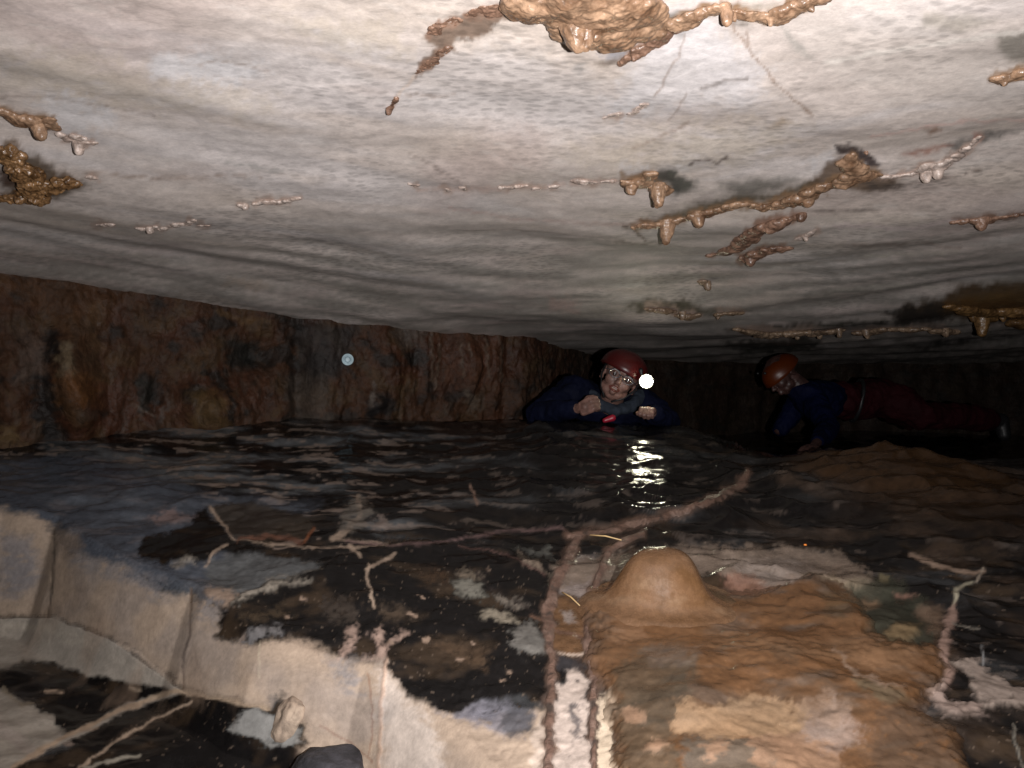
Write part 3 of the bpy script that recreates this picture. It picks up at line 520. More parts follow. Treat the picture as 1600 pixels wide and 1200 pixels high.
# ------------------------------------------------------------------ floor
NC, NR = 900, 640
U = np.linspace(-.95, .95, NC); U = U*(.72+.28*U**2/.9025)     # denser where the camera looks
yf = np.geomspace(.62, 8.2, 1800)
FX = np.zeros((NR, NC)); FY = np.zeros((NR, NC))
Zf = floor_base(U[None, :]*yf[:, None], yf[:, None]+0*U[None, :])[0]
dy = np.diff(yf)[:, None]; ym = .5*(yf[1:]+yf[:-1])[:, None]
wgt = np.abs(np.diff(Zf/yf[:, None], axis=0))+.10*dy/ym+.30*np.abs(np.diff(Zf, axis=0))/ym
cs = np.vstack([np.zeros((1, NC)), np.cumsum(wgt, 0)]); 
for j in range(NC): FY[:, j] = np.interp(np.linspace(0, cs[-1, j], NR), cs[:, j], yf)
FX = FY*U[None, :]
FZ = floor_z(FX, FY); _, FS = floor_base(FX, FY)
c, a, h, w = FP.sample(FX, FY, FZ)
up = 1-ss(-.02, .05, FS)
n1 = fbm(FX*2.2, FY*4.6, 4, 101); n2 = fbm(FX*6+FY*2, FY*15, 4, 107); n3 = fbm(FX*5, FY*5, 4, 111); n4 = fbm(FX*22, FY*34, 3, 117)
col = np.ones(FX.shape+(3,))*np.array(BLACK)*1.0
leftm = ss(-.0, -1.2, FX)*ss(2.0, 2.5, FY)
col = mixc(col, (.095, .10, .105), ss(.08-.30*leftm, .65-.30*leftm, n1+.45*n2)*(1-.75*ss(-.7, .1, FX)))
midm = np.exp(-((FX+.35)/.6)**2-((FY-2.6)/.7)**2); tn = ss(.30-.14*leftm-.14*midm, .5-.14*leftm-.14*midm, n2+.35*n4)*ss(4.0, 3.2, FY)
col = mixc(col, (.22, .17, .14), tn*.8*(.22+.78*ss(.2, -.9, FX)))
col = mixc(col, (.10, .045, .035), ss(.35, .6, n3-.2*n2)*.5*ss(3.2, 3.6, FY+.0*FX)*ss(0, -1, FX))
col = mixc(col, (.06, .04, .028), ss(.0, .5, n3)*ss(.5, 1., FX)*.6)
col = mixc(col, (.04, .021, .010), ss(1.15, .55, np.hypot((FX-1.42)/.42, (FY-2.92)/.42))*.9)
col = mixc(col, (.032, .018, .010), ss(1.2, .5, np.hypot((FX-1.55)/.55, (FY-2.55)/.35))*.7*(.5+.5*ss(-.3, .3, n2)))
col = col*(1-a[..., None])+c
gm = ss(-.02, .01, FS)*ss(.075, .03, FS)*ss(-.35, .35, fbm(FX*6, FY*4+FZ*5, 4, 151)+.05); col = mixc(col, (.14, .145, .165), gm*.28*ss(.05, .025, FS)*(col.sum(-1) > .25)); gm2 = ss(.0, .03, FS)*ss(.14, .1, FS)*ss(.1, .6, fbm(FX*10, FY*3+FZ*3, 4, 155)); col = mixc(col, (.25, .175, .125), gm2*.35); lum = col.sum(-1); col = col*(1+(.34-.22*ss(.2, .6, lum))*fbm(FX*30+FZ*8, FY*42*(1-.7*ss(-.05, 0, FS)*ss(.16, .1, FS))+FZ*34, 3, 120))[..., None]
blk = (col.sum(-1) < .07)
br = ss(.0, .5, fbm(FX*7, FY*9, 4, 135)); col = mixc(col, (.045, .030, .019), br*blk*.75*ss(2.6, 2.0, FY)); FZ = FZ+blk*ss(2.6, 2.0, FY)*up*(.004*fbm(FX*16, FY*20, 3, 137))
spk = ss(.52, .7, fbm(FX*80, FY*95, 3, 133))*blk*.45*ss(2.3, 1.9, FY); col = mixc(col, (.16, .12, .09), spk)
wet = np.where(w >= 0, w, .8); wet = wet*a+(1-a)*(.62+.38*ss(1.6, 2.4, FY))
wet = np.where(blk, np.maximum(wet, .85), wet)
FZ = FZ+h; FCOL = col.copy(); FWET = np.array(wet)
floor = link('cave_floor', grid_mesh('cave_floor', FX, FY, FZ, col, wet, flip=False), M_FLOOR); tag(floor, 'dark wet limestone floor with a tan riser at the left', kind='structure')
def fz_at(px, py): return hit_fn(lambda x, y: floor_z(x, y), px, py, -1)

# ------------------------------------------------------------------ ceiling
NC2, NR2 = 840, 430
U2 = np.linspace(-1.05, 1.05, NC2); U2 = U2*(.66+.34*U2**2/1.1025)
ly = np.geomspace(.5, 8.2, 1500); zt = np.interp(ly, _ky, _cl)/ly; wg = np.abs(np.diff(zt))+.12*np.diff(ly)/ly[1:]
cs2 = np.concatenate([[0], np.cumsum(wg)]); cy = np.interp(np.linspace(0, cs2[-1], NR2), cs2, ly)
CYg = np.repeat(cy[:, None], NC2, 1); CXg = CYg*U2[None, :]; CZg = ceil_z(CXg, CYg)
def ceiling_deposits(formation):
    formation('dripstone_curtain', 'large lumpy honey-coloured dripstone mass at the top centre of the ceiling', 'dripstone',
              [[(818, -30, 26), (845, 0, 24), (872, 18, 20)], [(880, -10, 34), (930, -4, 36), (980, 6, 26), (1010, 24, 16), (1030, 44, 11)], [(900, 28, 26), (940, 40, 24), (985, 44, 17), (1020, 50, 11)], [(880, 36, 17), (892, 50, 14)]],
              [(892, 22, 22, 902, 66, 12), (915, 20, 15, 916, 72, 7), (886, 24, 15, 893, 60, 9), (912, 16, 15, 906, 36, 12), (932, 30, 14, 930, 56, 8)], M_HONEY, .35, .0022, 60)
    formation('dripstone_ridge', 'thin pink-brown dripstone string trailing under the right side of the large drip mass', 'dripstone', [[(968, 98, 3), (985, 88, 5), (1000, 76, 6), (1030, 62, 6), (1050, 46, 8), (1062, 36, 9)]], [(990, 84, 5, 991, 93, 3)], M_RUST, .45, .002, 80)
    formation('dripstone_ridge', 'honey dripstone ridge with squared drips near the top edge right of centre', 'dripstone', [[(1060, 34, 10), (1080, 24, 9), (1105, 14, 8), (1128, 10, 6)], [(1130, 14, 6), (1150, 16, 6), (1172, 20, 7), (1195, 26, 6)], [(1200, 30, 8), (1220, 20, 10), (1240, 8, 11), (1262, 2, 10), (1290, -8, 8)]],
              [(1134, 10, 8, 1136, 33, 6), (1146, 18, 5, 1148, 30, 4), (1202, 24, 6, 1204, 37, 4), (1262, 6, 6, 1268, 15, 4)], M_HONEY, .5, .002, 70)
    formation('mud_crust', 'thin brown muddy crust trailing left and down from the large drip mass', 'crust', [[(672, 55, 5), (690, 42, 7), (710, 32, 5)], [(735, 24, 7), (760, 18, 8), (790, 12, 8), (815, 4, 10)], [(700, 75, 4), (690, 84, 4), (676, 96, 4), (662, 106, 4), (650, 114, 3)], [(768, 24, 5), (778, 23, 4)]], [], M_RUST, -.1, .002, 90, squash=.35)
    formation('drip_nub', 'tiny brown drip nub at the lower end of the muddy crust trail', 'dripstone', [[(620, 152, 2), (614, 162, 2), (608, 170, 3)]], [(608, 170, 4, 607, 177, 3)], M_RUST)
    formation('dripstone_ridge', 'honey-brown dripstone ridge at the left edge, uppermost of the left group', 'dripstone', [[(-20, 168, 7), (6, 174, 6), (24, 180, 6), (44, 186, 9), (62, 192, 8), (74, 196, 6)], [(80, 186, 5), (84, 198, 5)]], [(58, 190, 10, 64, 212, 7), (38, 188, 4, 36, 196, 2)], M_HONEY, .4)
    formation('dripstone_ridge', 'white-edged dripstone with one short drip, right of the left-edge ridge', 'dripstone', [[(92, 208, 4), (104, 218, 5), (118, 220, 5), (136, 222, 4), (150, 222, 3)], [(118, 212, 5), (128, 218, 6)]], [(122, 222, 8, 123, 235, 6)], M_PINK, .35)
    formation('nodular_dripstone', 'brown nodular V-shaped dripstone cluster at the left edge of the ceiling', 'dripstone', [[(14, 232, 9), (20, 240, 11), (30, 252, 12), (40, 264, 12), (46, 278, 11), (48, 292, 9)], [(48, 300, 8), (66, 292, 8), (84, 284, 9), (104, 280, 8), (122, 286, 3)], [(8, 306, 6), (24, 306, 8), (44, 306, 9), (58, 304, 8)]], [(30, 300, 7, 30, 314, 5), (48, 300, 8, 50, 314, 5)], M_BROWN, .8, .006, 70)
    formation('calcite_nodule', 'small white calcite nodule just right of the V-shaped brown cluster', 'calcite', [[(134, 278, 3), (142, 276, 4), (151, 278, 3)]], [], M_PINK)
    formation('calcite_ridge', 'pale knobbly calcite ridge on the left ceiling, the upper and right one of the two', 'calcite', [[(374, 320, 4), (383, 322, 5)], [(398, 318, 3), (420, 314, 5), (440, 315, 4), (466, 308, 3)]], [(383, 320, 4, 383, 325, 3)], M_PINK, .35)
    formation('calcite_ridge', 'pale knobbly calcite ridge on the left ceiling, the lower and left one of the two', 'calcite', [[(216, 356, 4), (234, 357, 5), (243, 354, 3)], [(250, 358, 4), (262, 354, 3), (275, 350, 4), (292, 350, 4), (304, 342, 3)], [(310, 352, 2), (325, 352, 3)]], [(234, 356, 5, 234, 361, 4)], M_PINK, .35)
    formation('calcite_nodule', 'faint pinkish nodules left of the lower pale calcite ridge', 'calcite', [[(150, 352, 2), (162, 350, 4), (176, 350, 3)]], [], M_PINK)
    formation('calcite_row', 'thin broken row of pinkish calcite beads across the middle of the ceiling', 'calcite', [[(640, 286, 3), (655, 290, 3)], [(696, 294, 3), (702, 298, 3)], [(722, 292, 3), (727, 296, 3)], [(782, 292, 4), (800, 292, 4), (825, 290, 4)], [(834, 294, 4), (845, 294, 3)], [(860, 292, 3), (872, 290, 3)], [(897, 282, 5), (912, 282, 6), (928, 284, 3)], [(940, 284, 3), (960, 282, 3)]], [], M_PINK, .3)
    formation('hanging_dripstone', 'honey dripstone with a blunt stalactite beside a black stain in the middle', 'stalactite', [[(974, 280, 6), (986, 286, 8), (1000, 282, 8), (1010, 276, 7), (1020, 268, 5)], [(1014, 290, 7), (1028, 290, 9), (1036, 296, 7)]], [(985, 284, 9, 987, 300, 5), (1028, 288, 11, 1029, 318, 6)], M_HONEY, .5)
    formation('dripstone_ribbon', 'long honey dripstone ribbon with two stalactites rising right to a dark hollow', 'dripstone', [[(992, 354, 3), (1006, 350, 5), (1020, 350, 6), (1040, 348, 6), (1062, 342, 5), (1085, 336, 6), (1110, 330, 6), (1135, 322, 6), (1155, 316, 5), (1172, 318, 4), (1190, 321, 5)], [(1190, 322, 5), (1210, 318, 7), (1232, 312, 9), (1256, 306, 10), (1266, 302, 9)], [(1262, 300, 8), (1285, 290, 7), (1305, 284, 8), (1325, 276, 10), (1335, 262, 10), (1322, 252, 8), (1334, 240, 6)], [(1330, 282, 9), (1350, 270, 8), (1370, 272, 5)]],
              [(1043, 348, 12, 1041, 376, 5), (1090, 334, 9, 1092, 349, 6), (1258, 306, 10, 1262, 314, 8)], M_HONEY, .5, .0025, 50)
    formation('drip_nub', 'tiny pink nub on the rim of the dark hollow', 'dripstone', [[(1352, 238, 3)]], [(1352, 238, 3, 1354, 240, 2)], M_RUST)
    formation('dripstone_ridge', 'pink and cream dripstone ridge right of the dark hollow', 'dripstone', [[(1378, 276, 3), (1400, 274, 4), (1430, 270, 5), (1440, 262, 7), (1450, 256, 7), (1466, 264, 8), (1476, 252, 6), (1494, 246, 6), (1504, 236, 5), (1520, 224, 4), (1532, 212, 3)]], [(1446, 268, 8, 1447, 280, 5), (1464, 262, 8, 1466, 272, 6)], M_PINK, .45)
    formation('broken_dripstone', 'knobbly rust-brown dripstone string, upper of two below the long ribbon', 'dripstone', [[(1110, 398, 4), (1116, 396, 3)], [(1130, 394, 5), (1145, 386, 7), (1160, 376, 8), (1172, 366, 7), (1186, 356, 7), (1200, 350, 10), (1220, 344, 8), (1240, 338, 5), (1252, 336, 6)]], [(1202, 350, 10, 1204, 358, 7), (1252, 334, 7, 1252, 342, 5)], M_RUST, .5)
    formation('broken_dripstone', 'short rust-brown dripstone with a pale right tip, lower of two below the long ribbon', 'dripstone', [[(1160, 404, 4), (1172, 400, 7), (1190, 392, 6), (1210, 386, 5), (1228, 386, 6)]], [(1172, 398, 9, 1173, 409, 6)], M_RUST, .45)
    formation('drip_nub', 'two small pinkish nubs right of the lower rust-brown string', 'dripstone', [[(1242, 374, 3), (1250, 372, 4), (1260, 368, 4), (1275, 358, 2)]], [(1258, 368, 4, 1259, 374, 3)], M_PINK)
    formation('drip_nub', 'single small forked drip nub on bare rock above the red helmet', 'dripstone', [[(1098, 438, 3), (1104, 442, 5)]], [(1104, 440, 5, 1106, 450, 4)], M_DIM)
    formation('dripstone_ridge', 'thin red-brown dripstone ridge with one bulb at the right edge', 'dripstone', [[(1490, 346, 3), (1510, 344, 5), (1532, 344, 6), (1555, 340, 4), (1580, 336, 3), (1605, 334, 3)]], [(1534, 342, 9, 1534, 353, 6)], M_RUST, .4)
    formation('dripstone_ridge', 'orange-pink dripstone lump at the right edge near the top', 'dripstone', [[(1552, 121, 4), (1570, 121, 7), (1590, 114, 8), (1612, 106, 8)]], [(1568, 122, 7, 1570, 130, 4)], M_HONEY, .5)
    formation('calcite_nodule', 'small pink calcite pair below the large drip mass', 'calcite', [[(942, 184, 2), (955, 180, 4), (966, 178, 4)], [(980, 178, 3), (992, 176, 3), (1006, 163, 4)]], [], M_PINK, .2)
    formation('dripstone_ridge', 'low dull dripstone ridge hanging above the gap between the two helmets', 'dripstone', [[(1010, 480, 4), (1030, 482, 5), (1050, 485, 5)], [(1060, 490, 5), (1075, 492, 6), (1092, 490, 3)], [(1118, 490, 4), (1135, 488, 4), (1160, 487, 3)]], [(1066, 488, 5, 1066, 497, 3), (1123, 490, 4, 1122, 497, 2)], M_DIM, .6)
    formation('dripstone_fringe', 'long low fringe of dull brown dripstone above the orange helmet', 'dripstone', [[(1150, 512, 3), (1175, 516, 5), (1200, 520, 6), (1235, 518, 6), (1262, 516, 6)], [(1262, 520, 5), (1290, 516, 5), (1318, 514, 5)], [(1335, 518, 6), (1362, 516, 6), (1380, 512, 4)], [(1390, 512, 4), (1420, 512, 5), (1450, 512, 3)], [(1462, 514, 6), (1485, 516, 7)]],
              [(1352, 516, 6, 1356, 526, 3), (1246, 518, 5, 1246, 528, 3), (1310, 514, 4, 1312, 524, 3), (1475, 514, 6, 1478, 522, 4), (1280, 518, 4, 1281, 527, 3)], M_DIM, .7)
    formation('dripstone_drape', 'dark ochre dripstone drape with hanging drips at the right edge', 'dripstone', [[(1480, 476, 4), (1510, 480, 7), (1540, 484, 8), (1575, 482, 9), (1610, 484, 10)], [(1530, 494, 6), (1550, 496, 6)], [(1590, 500, 10), (1620, 505, 10)]], [(1534, 490, 10, 1535, 520, 5), (1520, 488, 6, 1520, 500, 3), (1566, 488, 6, 1568, 500, 3)], blob_mat('ochre_calcite', (.06, .03, .012), (.19, .105, .04), 50, .4), .6)



def stain_under(name, label, cat, ribs, drips, mat, *a, **k):
    """mineral staining that reaches a little beyond each deposit"""
    c = {'M_HONEY': (.24, .14, .075), 'honey_calcite': (.26, .16, .09), 'rusty_calcite': (.28, .17, .12), 'brown_nodular_calcite': (.12, .07, .035), 'ochre_calcite': (.12, .06, .02)}.get(mat.name, (.46, .34, .28))
    for rib in ribs:
        for (p, q) in zip(rib[:-1], rib[1:]):
            CP.line([(p[0], p[1]), (q[0], q[1])], (p[2]+q[2])*1.05, c, 3, 1.3, .75)
ceiling_deposits(stain_under)
c, a, h, w = CP.sample(CXg, CYg, CZg)
v = CYg+.18*(CXg-.5)**2; vw = v+.06*fbm(CXg*1.3, v*1.3, 3, 200)
b1 = fbm(CXg*1.1, vw*3.2, 5, 201); b2 = fbm(CXg*2.6, vw*11, 4, 207); b3 = fbm(CXg*7, vw*26, 4, 213); b4 = fbm(CXg*1.4, CYg*1.7, 3, 219)
col = np.ones(CXg.shape+(3,))*np.array((.64, .56, .515))
col = mixc(col, (.56, .47, .39), ss(.05, .55, b1)*.45); col = mixc(col, (.66, .61, .60), ss(.0, .5, -b1+.4*b2)*.7)
col = mixc(col, (.55, .44, .41), ss(.1, .5, b4)*.5)
farm = ss(2.1, 3.2, CYg)  # far ceiling is greyer rock; flash fall-off is painted in as well
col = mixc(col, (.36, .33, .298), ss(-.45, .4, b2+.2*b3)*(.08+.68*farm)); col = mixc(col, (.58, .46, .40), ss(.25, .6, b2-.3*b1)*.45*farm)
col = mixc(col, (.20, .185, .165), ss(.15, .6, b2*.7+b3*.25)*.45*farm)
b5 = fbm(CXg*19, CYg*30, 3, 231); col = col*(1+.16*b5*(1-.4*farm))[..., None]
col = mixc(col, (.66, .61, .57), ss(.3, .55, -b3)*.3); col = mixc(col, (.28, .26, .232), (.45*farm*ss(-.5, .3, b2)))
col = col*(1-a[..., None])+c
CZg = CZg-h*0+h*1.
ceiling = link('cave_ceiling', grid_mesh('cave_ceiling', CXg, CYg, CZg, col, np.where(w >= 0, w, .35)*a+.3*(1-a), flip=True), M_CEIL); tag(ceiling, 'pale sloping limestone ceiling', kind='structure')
def ch(px, py): return hit_fn(lambda x, y: ceil_z(x, y), px, py, 1)

# ------------------------------------------------------------------ back wall
seg = np.hypot(*np.diff(WALL, axis=0).T); sc_ = np.concatenate([[0], np.cumsum(seg)])
dens = []
for i in range(len(seg)): dens += list(np.linspace(sc_[i], sc_[i+1], int(seg[i]*(190 if i in (1, 2, 3, 4, 5, 6) else 24)), endpoint=False))
S = np.array(dens); wx = np.interp(S, sc_, WALL[:, 0]); wy = np.interp(S, sc_, WALL[:, 1])
k = np.exp(-.5*(np.arange(-20, 21)/9.)**2); k /= k.sum()
wxs = np.convolve(np.pad(wx, 20, mode='edge'), k, 'valid'); wys = np.convolve(np.pad(wy, 20, mode='edge'), k, 'valid')
zz = np.linspace(-.5, .75, 210)
tx = np.gradient(wxs, S); ty = np.gradient(wys, S); tl = np.hypot(tx, ty); nx = ty/tl; ny = -tx/tl      # towards the camera side
SS, ZZ = np.meshgrid(S, zz)
# overhang: wall leans so that its foot meets the floor edge seen in the photograph
warp = .05*fbm(SS*2, ZZ*2, 2, 301)
d = .05*fbm(SS*1.6, ZZ*1.1, 3, 303)+.035*fbm(SS*6+warp*8, ZZ*2.2, 4, 307)+.012*fbm(SS*16, ZZ*16, 4, 313)+.012*np.abs(fbm(SS*9, ZZ*5, 3, 317))
d = d+.009*np.sin(SS*38+5*fbm(SS*2, ZZ*2, 2, 319))*ss(4.6, 5.1, SS)*ss(.9, .2, np.abs(SS-5.5))
def wall_bump(px0, py0, y0, rs, rz, hh):
    p = P3(px0, py0, y0); s0 = S[np.argmin((wxs-p[0])**2+(wys-p[1])**2)]
    return hh*np.exp(-(((SS-s0)/rs)**2+((ZZ-p[2])/rz)**2))
for args in ((105, 590, 3.2, .07, .20, .13), (135, 640, 3.2, .06, .12, .08), (20, 600, 3.1, .10, .2, .07), (330, 640, 3.5, .13, .1, .10), (600, 600, 3.9, .08, .25, .06), (470, 600, 3.7, .05, .3, -.07), (400, 560, 3.6, .12, .1, -.08), (730, 560, 4.1, .06, .2, .07), (240, 600, 3.4, .05, .2, -.04), (575, 630, 3.9, .05, .06, .06), (860, 560, 4.3, .2, .3, .03)):
    d = d+wall_bump(*args)
WX = wxs[None, :]+nx[None, :]*d; WY = wys[None, :]+ny[None, :]*d; WZ = ZZ
c, a, h, w = WP.sample(WX, WY, WZ)
WX = WX+nx[None, :]*h; WY = WY+ny[None, :]*h
m1 = fbm(SS*2.4, ZZ*3.5, 4, 321); m2 = fbm(SS*7, ZZ*7, 4, 325); m3 = fbm(SS*22, ZZ*9, 3, 329)
col = np.ones(WX.shape+(3,))*np.array((.080, .040, .022))
col = mixc(col, (.095, .038, .022), ss(-.1, .4, m1)*.6); col = mixc(col, (.10, .065, .032), ss(.05, .45, m2)*.6); col = mixc(col, (.022, .02, .018), ss(.1, .45, -m2-.2*m1)*.8); col = mixc(col, (.10, .075, .055), ss(.25, .5, m3)*.25)
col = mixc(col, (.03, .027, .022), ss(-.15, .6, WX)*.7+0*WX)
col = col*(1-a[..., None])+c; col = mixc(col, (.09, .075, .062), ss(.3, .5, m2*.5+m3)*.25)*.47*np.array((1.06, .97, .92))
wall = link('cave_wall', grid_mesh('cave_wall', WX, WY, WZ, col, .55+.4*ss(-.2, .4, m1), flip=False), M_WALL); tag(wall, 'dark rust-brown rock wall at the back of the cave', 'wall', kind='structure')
def wall_point(px):
    u = (px-800)/F; row = 100; r = WX[row]/WY[row]; k = np.argmin(np.abs(r-u)+10*(WY[row] < 1)); return WX[row, k], WY[row, k], nx[k], ny[k]

# ------------------------------------------------------------------ floor patches that lie on the rock
def floor_patch(name, mfun, thick, colf, mat, label, cat, wetv=.8, group=None, extra=None):
    """a deposit with its own thickness; mfun gives its coverage over the pixel map"""
    g = Pig(); mfun(g); _, m, _, _ = g.sample(FX, FY, FZ)
    keep = m > .03
    t = thick*ss(.05, .9, m)-.006*(1-ss(.03, .35, m))
    Z = FZ+t+(extra(FX, FY)*m if extra is not None else 0)
    cc = colf(FX, FY); e_ = ss(.08, .8, m); cc = FCOL*(1-e_[..., None])+cc*e_[..., None]
    k = np.where(m > .5); org = (float(FX[k].mean()), float(FY[k].mean()), float(FZ[k].mean()))
    me = grid_mesh(name, FX, FY, Z, cc, wetv+0*FX, keep=keep, org=org)
    o = link(name, me, mat, origin=org); return tag(o, label, cat, group)
def flow_col(x, y):
    n = fbm(x*3, y*5, 4, 401); n2 = fbm(x*9, y*16, 4, 405); n3 = fbm(x*24, y*30, 3, 409)
    c = np.ones(x.shape+(3,))*np.array((.125, .062, .028))
    c = mixc(c, (.18, .10, .052), ss(0, .5, n+.3*n2)*.8); c = mixc(c, (.075, .045, .026), ss(.05, .5, -n+.4*n2)*.7); c = mixc(c, (.12, .10, .085), ss(.2, .6, n2-.5*n)*.3)
    g = Pig()
    g.poly(T6((60, 860), (170, 780), (300, 760), (380, 820), (330, 960), (280, 1060), (300, 1300), (90, 1300)), (.055, .047, .033), 12, 2.2, .88)
    g.poly(T6((160, 790), (300, 755), (390, 790), (340, 850), (200, 840)), (.115, .095, .08), 10, 2, .7)
    g.poly(T6((290, 985), (330, 960), (420, 1000), (560, 955), (800, 1000), (800, 1080), (640, 1125), (560, 1100), (470, 1130), (380, 1105), (330, 1095), (285, 1085)), (.34, .225, .135), 4, 1.6, .9, breakup=-.1)
    g.poly(T6((330, 1110), (640, 1130), (700, 1300), (330, 1300)), (.10, .095, .08), 7, 2, .85)
    for q in (T6((390, 1150), (470, 1120), (500, 1180), (400, 1210)), T6((560, 1110), (640, 1100), (660, 1260), (600, 1260)), T6((200, 1120), (270, 1130), (240, 1180), (180, 1160)), T6((90, 1010), (170, 1000), (180, 1060), (120, 1060)), T6((640, 1120), (790, 1080), (900, 1160), (920, 1300), (680, 1300))):
        g.poly(q, (.33, .21, .14), 5, 1.6, .8)
    g.poly(T6((780, 1050), (900, 960), (960, 1060), (1000, 1100), (900, 1170), (790, 1120)), (.32, .25, .215), 10, 2, .8, breakup=.0, bs=(20, 16))
    g.poly(T6((740, 1000), (860, 960), (960, 1010), (900, 1090), (800, 1050)), (.27, .19, .14), 10, 2, .6)
    g.poly(T6((880, 760), (960, 850), (1070, 910), (1150, 930), (1060, 935), (960, 880)), (.40, .30, .23), 5, 1.3, .9)
    g.poly(T6((960, 900), (1120, 940), (1180, 975), (1080, 1000), (1000, 960)), (.10, .085, .055), 6, 1.3, .9)
    g.poly(T6((640, 780), (740, 800), (760, 850), (660, 850)), (.08, .055, .035), 9, 2, .6); g.poly(T6((840, 560), (930, 580), (960, 680), (860, 650)), (.09, .06, .03), 10, 2, .6)
    g.poly(T6((20, 690), (160, 690), (190, 750), (60, 760)), (.29, .17, .10), 6, 1.4, .7); g.poly(T6((360, 640), (520, 640), (600, 690), (450, 720)), (.14, .11, .09), 12, 2, .6)
    g.line(T6((20, 720), (130, 760), (260, 745), (420, 760), (520, 800)), 3, (.06, .035, .018), 3, .8, .6)
    g.line(T6((300, 970), (440, 995), (600, 950), (740, 960)), 3, (.07, .04, .02), 3, .8, .6)
    g.poly(T6((1060, 1000), (1180, 985), (1300, 1080), (1500, 1300), (1000, 1300), (1020, 1100)), (.05, .036, .026), 22, 2.4, .85, breakup=.05, bs=(24, 16))
    cc, a, h, w = g.sample(x, y, FZ)
    k_ = np.where(cc.sum(-1) > .5*np.maximum(a, .01), .62, .72)[..., None]
    c = c*(1-a[..., None]*k_)+cc*k_
    return c*(1+.18*n3)[..., None]
floor_patch('flowstone_sheet', lambda g: g.poly(T6((0, 545), (120, 545), (450, 560), (600, 555), (700, 540), (800, 500), (880, 520), (960, 570), (1000, 640), (1010, 700), (1090, 745), (1250, 760), (1290, 820), (1240, 920), (1180, 985), (1240, 1040), (1330, 1080), (1400, 1300), (80, 1300), (80, 1100), (50, 920), (10, 860), (-20, 800), (10, 700), (-30, 620)), (1, 1, 1), 34, 1.1),
            .017, flow_col, M_FLOW, 'broad wet orange-brown flowstone sheet spread in front of the rounded boss', 'flowstone', .8,
            extra=lambda x, y: .010*fbm(x*3.4, y*5, 2, 421)+.0015*fbm(x*16, y*20, 3, 425)-.004*np.abs(fbm(x*3+.5, y*6, 3, 429)))
def mud_col(x, y):
    n = fbm(x*20, y*20, 4, 441); c = np.ones(x.shape+(3,))*np.array((.125, .074, .054)); c = mixc(c, (.17, .11, .085), ss(0, .5, n)); return mixc(c, (.05, .035, .028), ss(.2, .6, -n))
mx_ = lambda x, y: .0035*fbm(x*9, y*8, 4, 445)-.001
floor_patch('mud_seam', lambda g: (g.line(T5((968, 332), (935, 400), (892, 500), (855, 590), (856, 680), (870, 800), (862, 1000), (858, 1199), (858, 1290)), 7, (1, 1, 1), 8, .45), g.line(T5((900, 470), (880, 520), (850, 640), (862, 700)), 10, (1, 1, 1), 10, .7)), .0045, mud_col, M_MUD,
            'left of the two raised mud-filled seams running down to the bottom edge', 'seam', .45, 'mud seams in the floor', mx_)
floor_patch('mud_seam', lambda g: (g.line(T5((1210, 325), (1120, 352), (1072, 410), (1042, 490), (1012, 600), (1000, 700), (1015, 790), (1030, 880), (1022, 1000), (1026, 1290)), 5, (1, 1, 1), 7, .45), g.line(T5((1000, 720), (1030, 840)), 10, (1, 1, 1), 10, .7)), .0045, mud_col, M_MUD,
            'right-hand mud seam passing just left of the rounded boss', 'seam', .5, 'mud seams in the floor', mx_)
floor_patch('mud_seam', lambda g: (g.line(T5((930, 325), (1080, 308), (1200, 280), (1350, 240), (1450, 200)), 4, (1, 1, 1), 6, .8), g.line(T5((1430, 205), (1480, 190), (1560, 150), (1605, 90)), 6, (1, 1, 1), 8, .8)), .006, mud_col, M_MUD,
            'diagonal brown seam rising rightward across the black wet rock', 'seam', .95, 'mud seams in the floor', mx_)

# rounded boss
def lathe_boss():
    base = hit_fn(lambda x, y: floor_z(x, y), 1046, 958, -1); bx, by = base[0], base[1]+.05; bz = float(floor_z(np.array([bx]), np.array([by]))[0])
    T, Rr = 160, 90; th = np.linspace(0, 2*math.pi, T); rr = np.linspace(0, 1, Rr)
    TH, RR = np.meshgrid(th, rr); rad = RR*.215
    prof = .150*(1/(1+np.exp((rad-.098)/.0185)))*(1-.55*(rad/.13)**2*(rad < .13)-.55*(rad >= .13)*1)
    rq = rad*(1+.10*np.cos(TH-.4)+.05*np.cos(2*TH+1)+.04*np.cos(3*TH)+.02*fbm(np.cos(TH)*2+3, np.sin(TH)*2+rad*6, 3, 459)); prof = .083*np.exp(-(rq/.094)**5.)+.034*np.exp(-(rq/.145)**2.6)+.006*np.exp(-(rad/.06)**2)
    X = bx+rad*np.cos(TH)*(1.0)+.012*np.cos(TH)*RR; Y = by+rad*np.sin(TH)*.8
    Zs = floor_z(X, Y, False)
    Z = np.minimum(Zs, bz+.02)*.6+.4*Zs+prof-.022*ss(.75, 1, RR)+.005
    Z = Z+.0032*fbm(X*12, Y*12, 4, 460)*(.3+RR)+.010*np.exp(-(((TH-5.6)/.35)**2+((rad-.10)/.03)**2))
    n = fbm(X*9, Y*9+Z*12, 4, 462); c = np.ones(X.shape+(3,))*np.array((.16, .086, .043)); c = mixc(c, (.22, .135, .078), ss(0, .5, n)*.8); c = mixc(c, (.12, .06, .024), ss(.1, .5, -n)*.6)
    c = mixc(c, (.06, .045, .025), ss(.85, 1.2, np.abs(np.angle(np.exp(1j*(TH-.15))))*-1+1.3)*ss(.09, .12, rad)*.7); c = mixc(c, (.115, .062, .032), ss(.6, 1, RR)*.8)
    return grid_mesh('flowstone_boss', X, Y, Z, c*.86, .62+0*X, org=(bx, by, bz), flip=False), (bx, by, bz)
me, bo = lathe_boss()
tag(link('stalagmite_boss', me, M_FLOW, origin=bo), 'smooth rounded orange-brown stalagmite boss standing on the flowstone sheet', 'stalagmite')

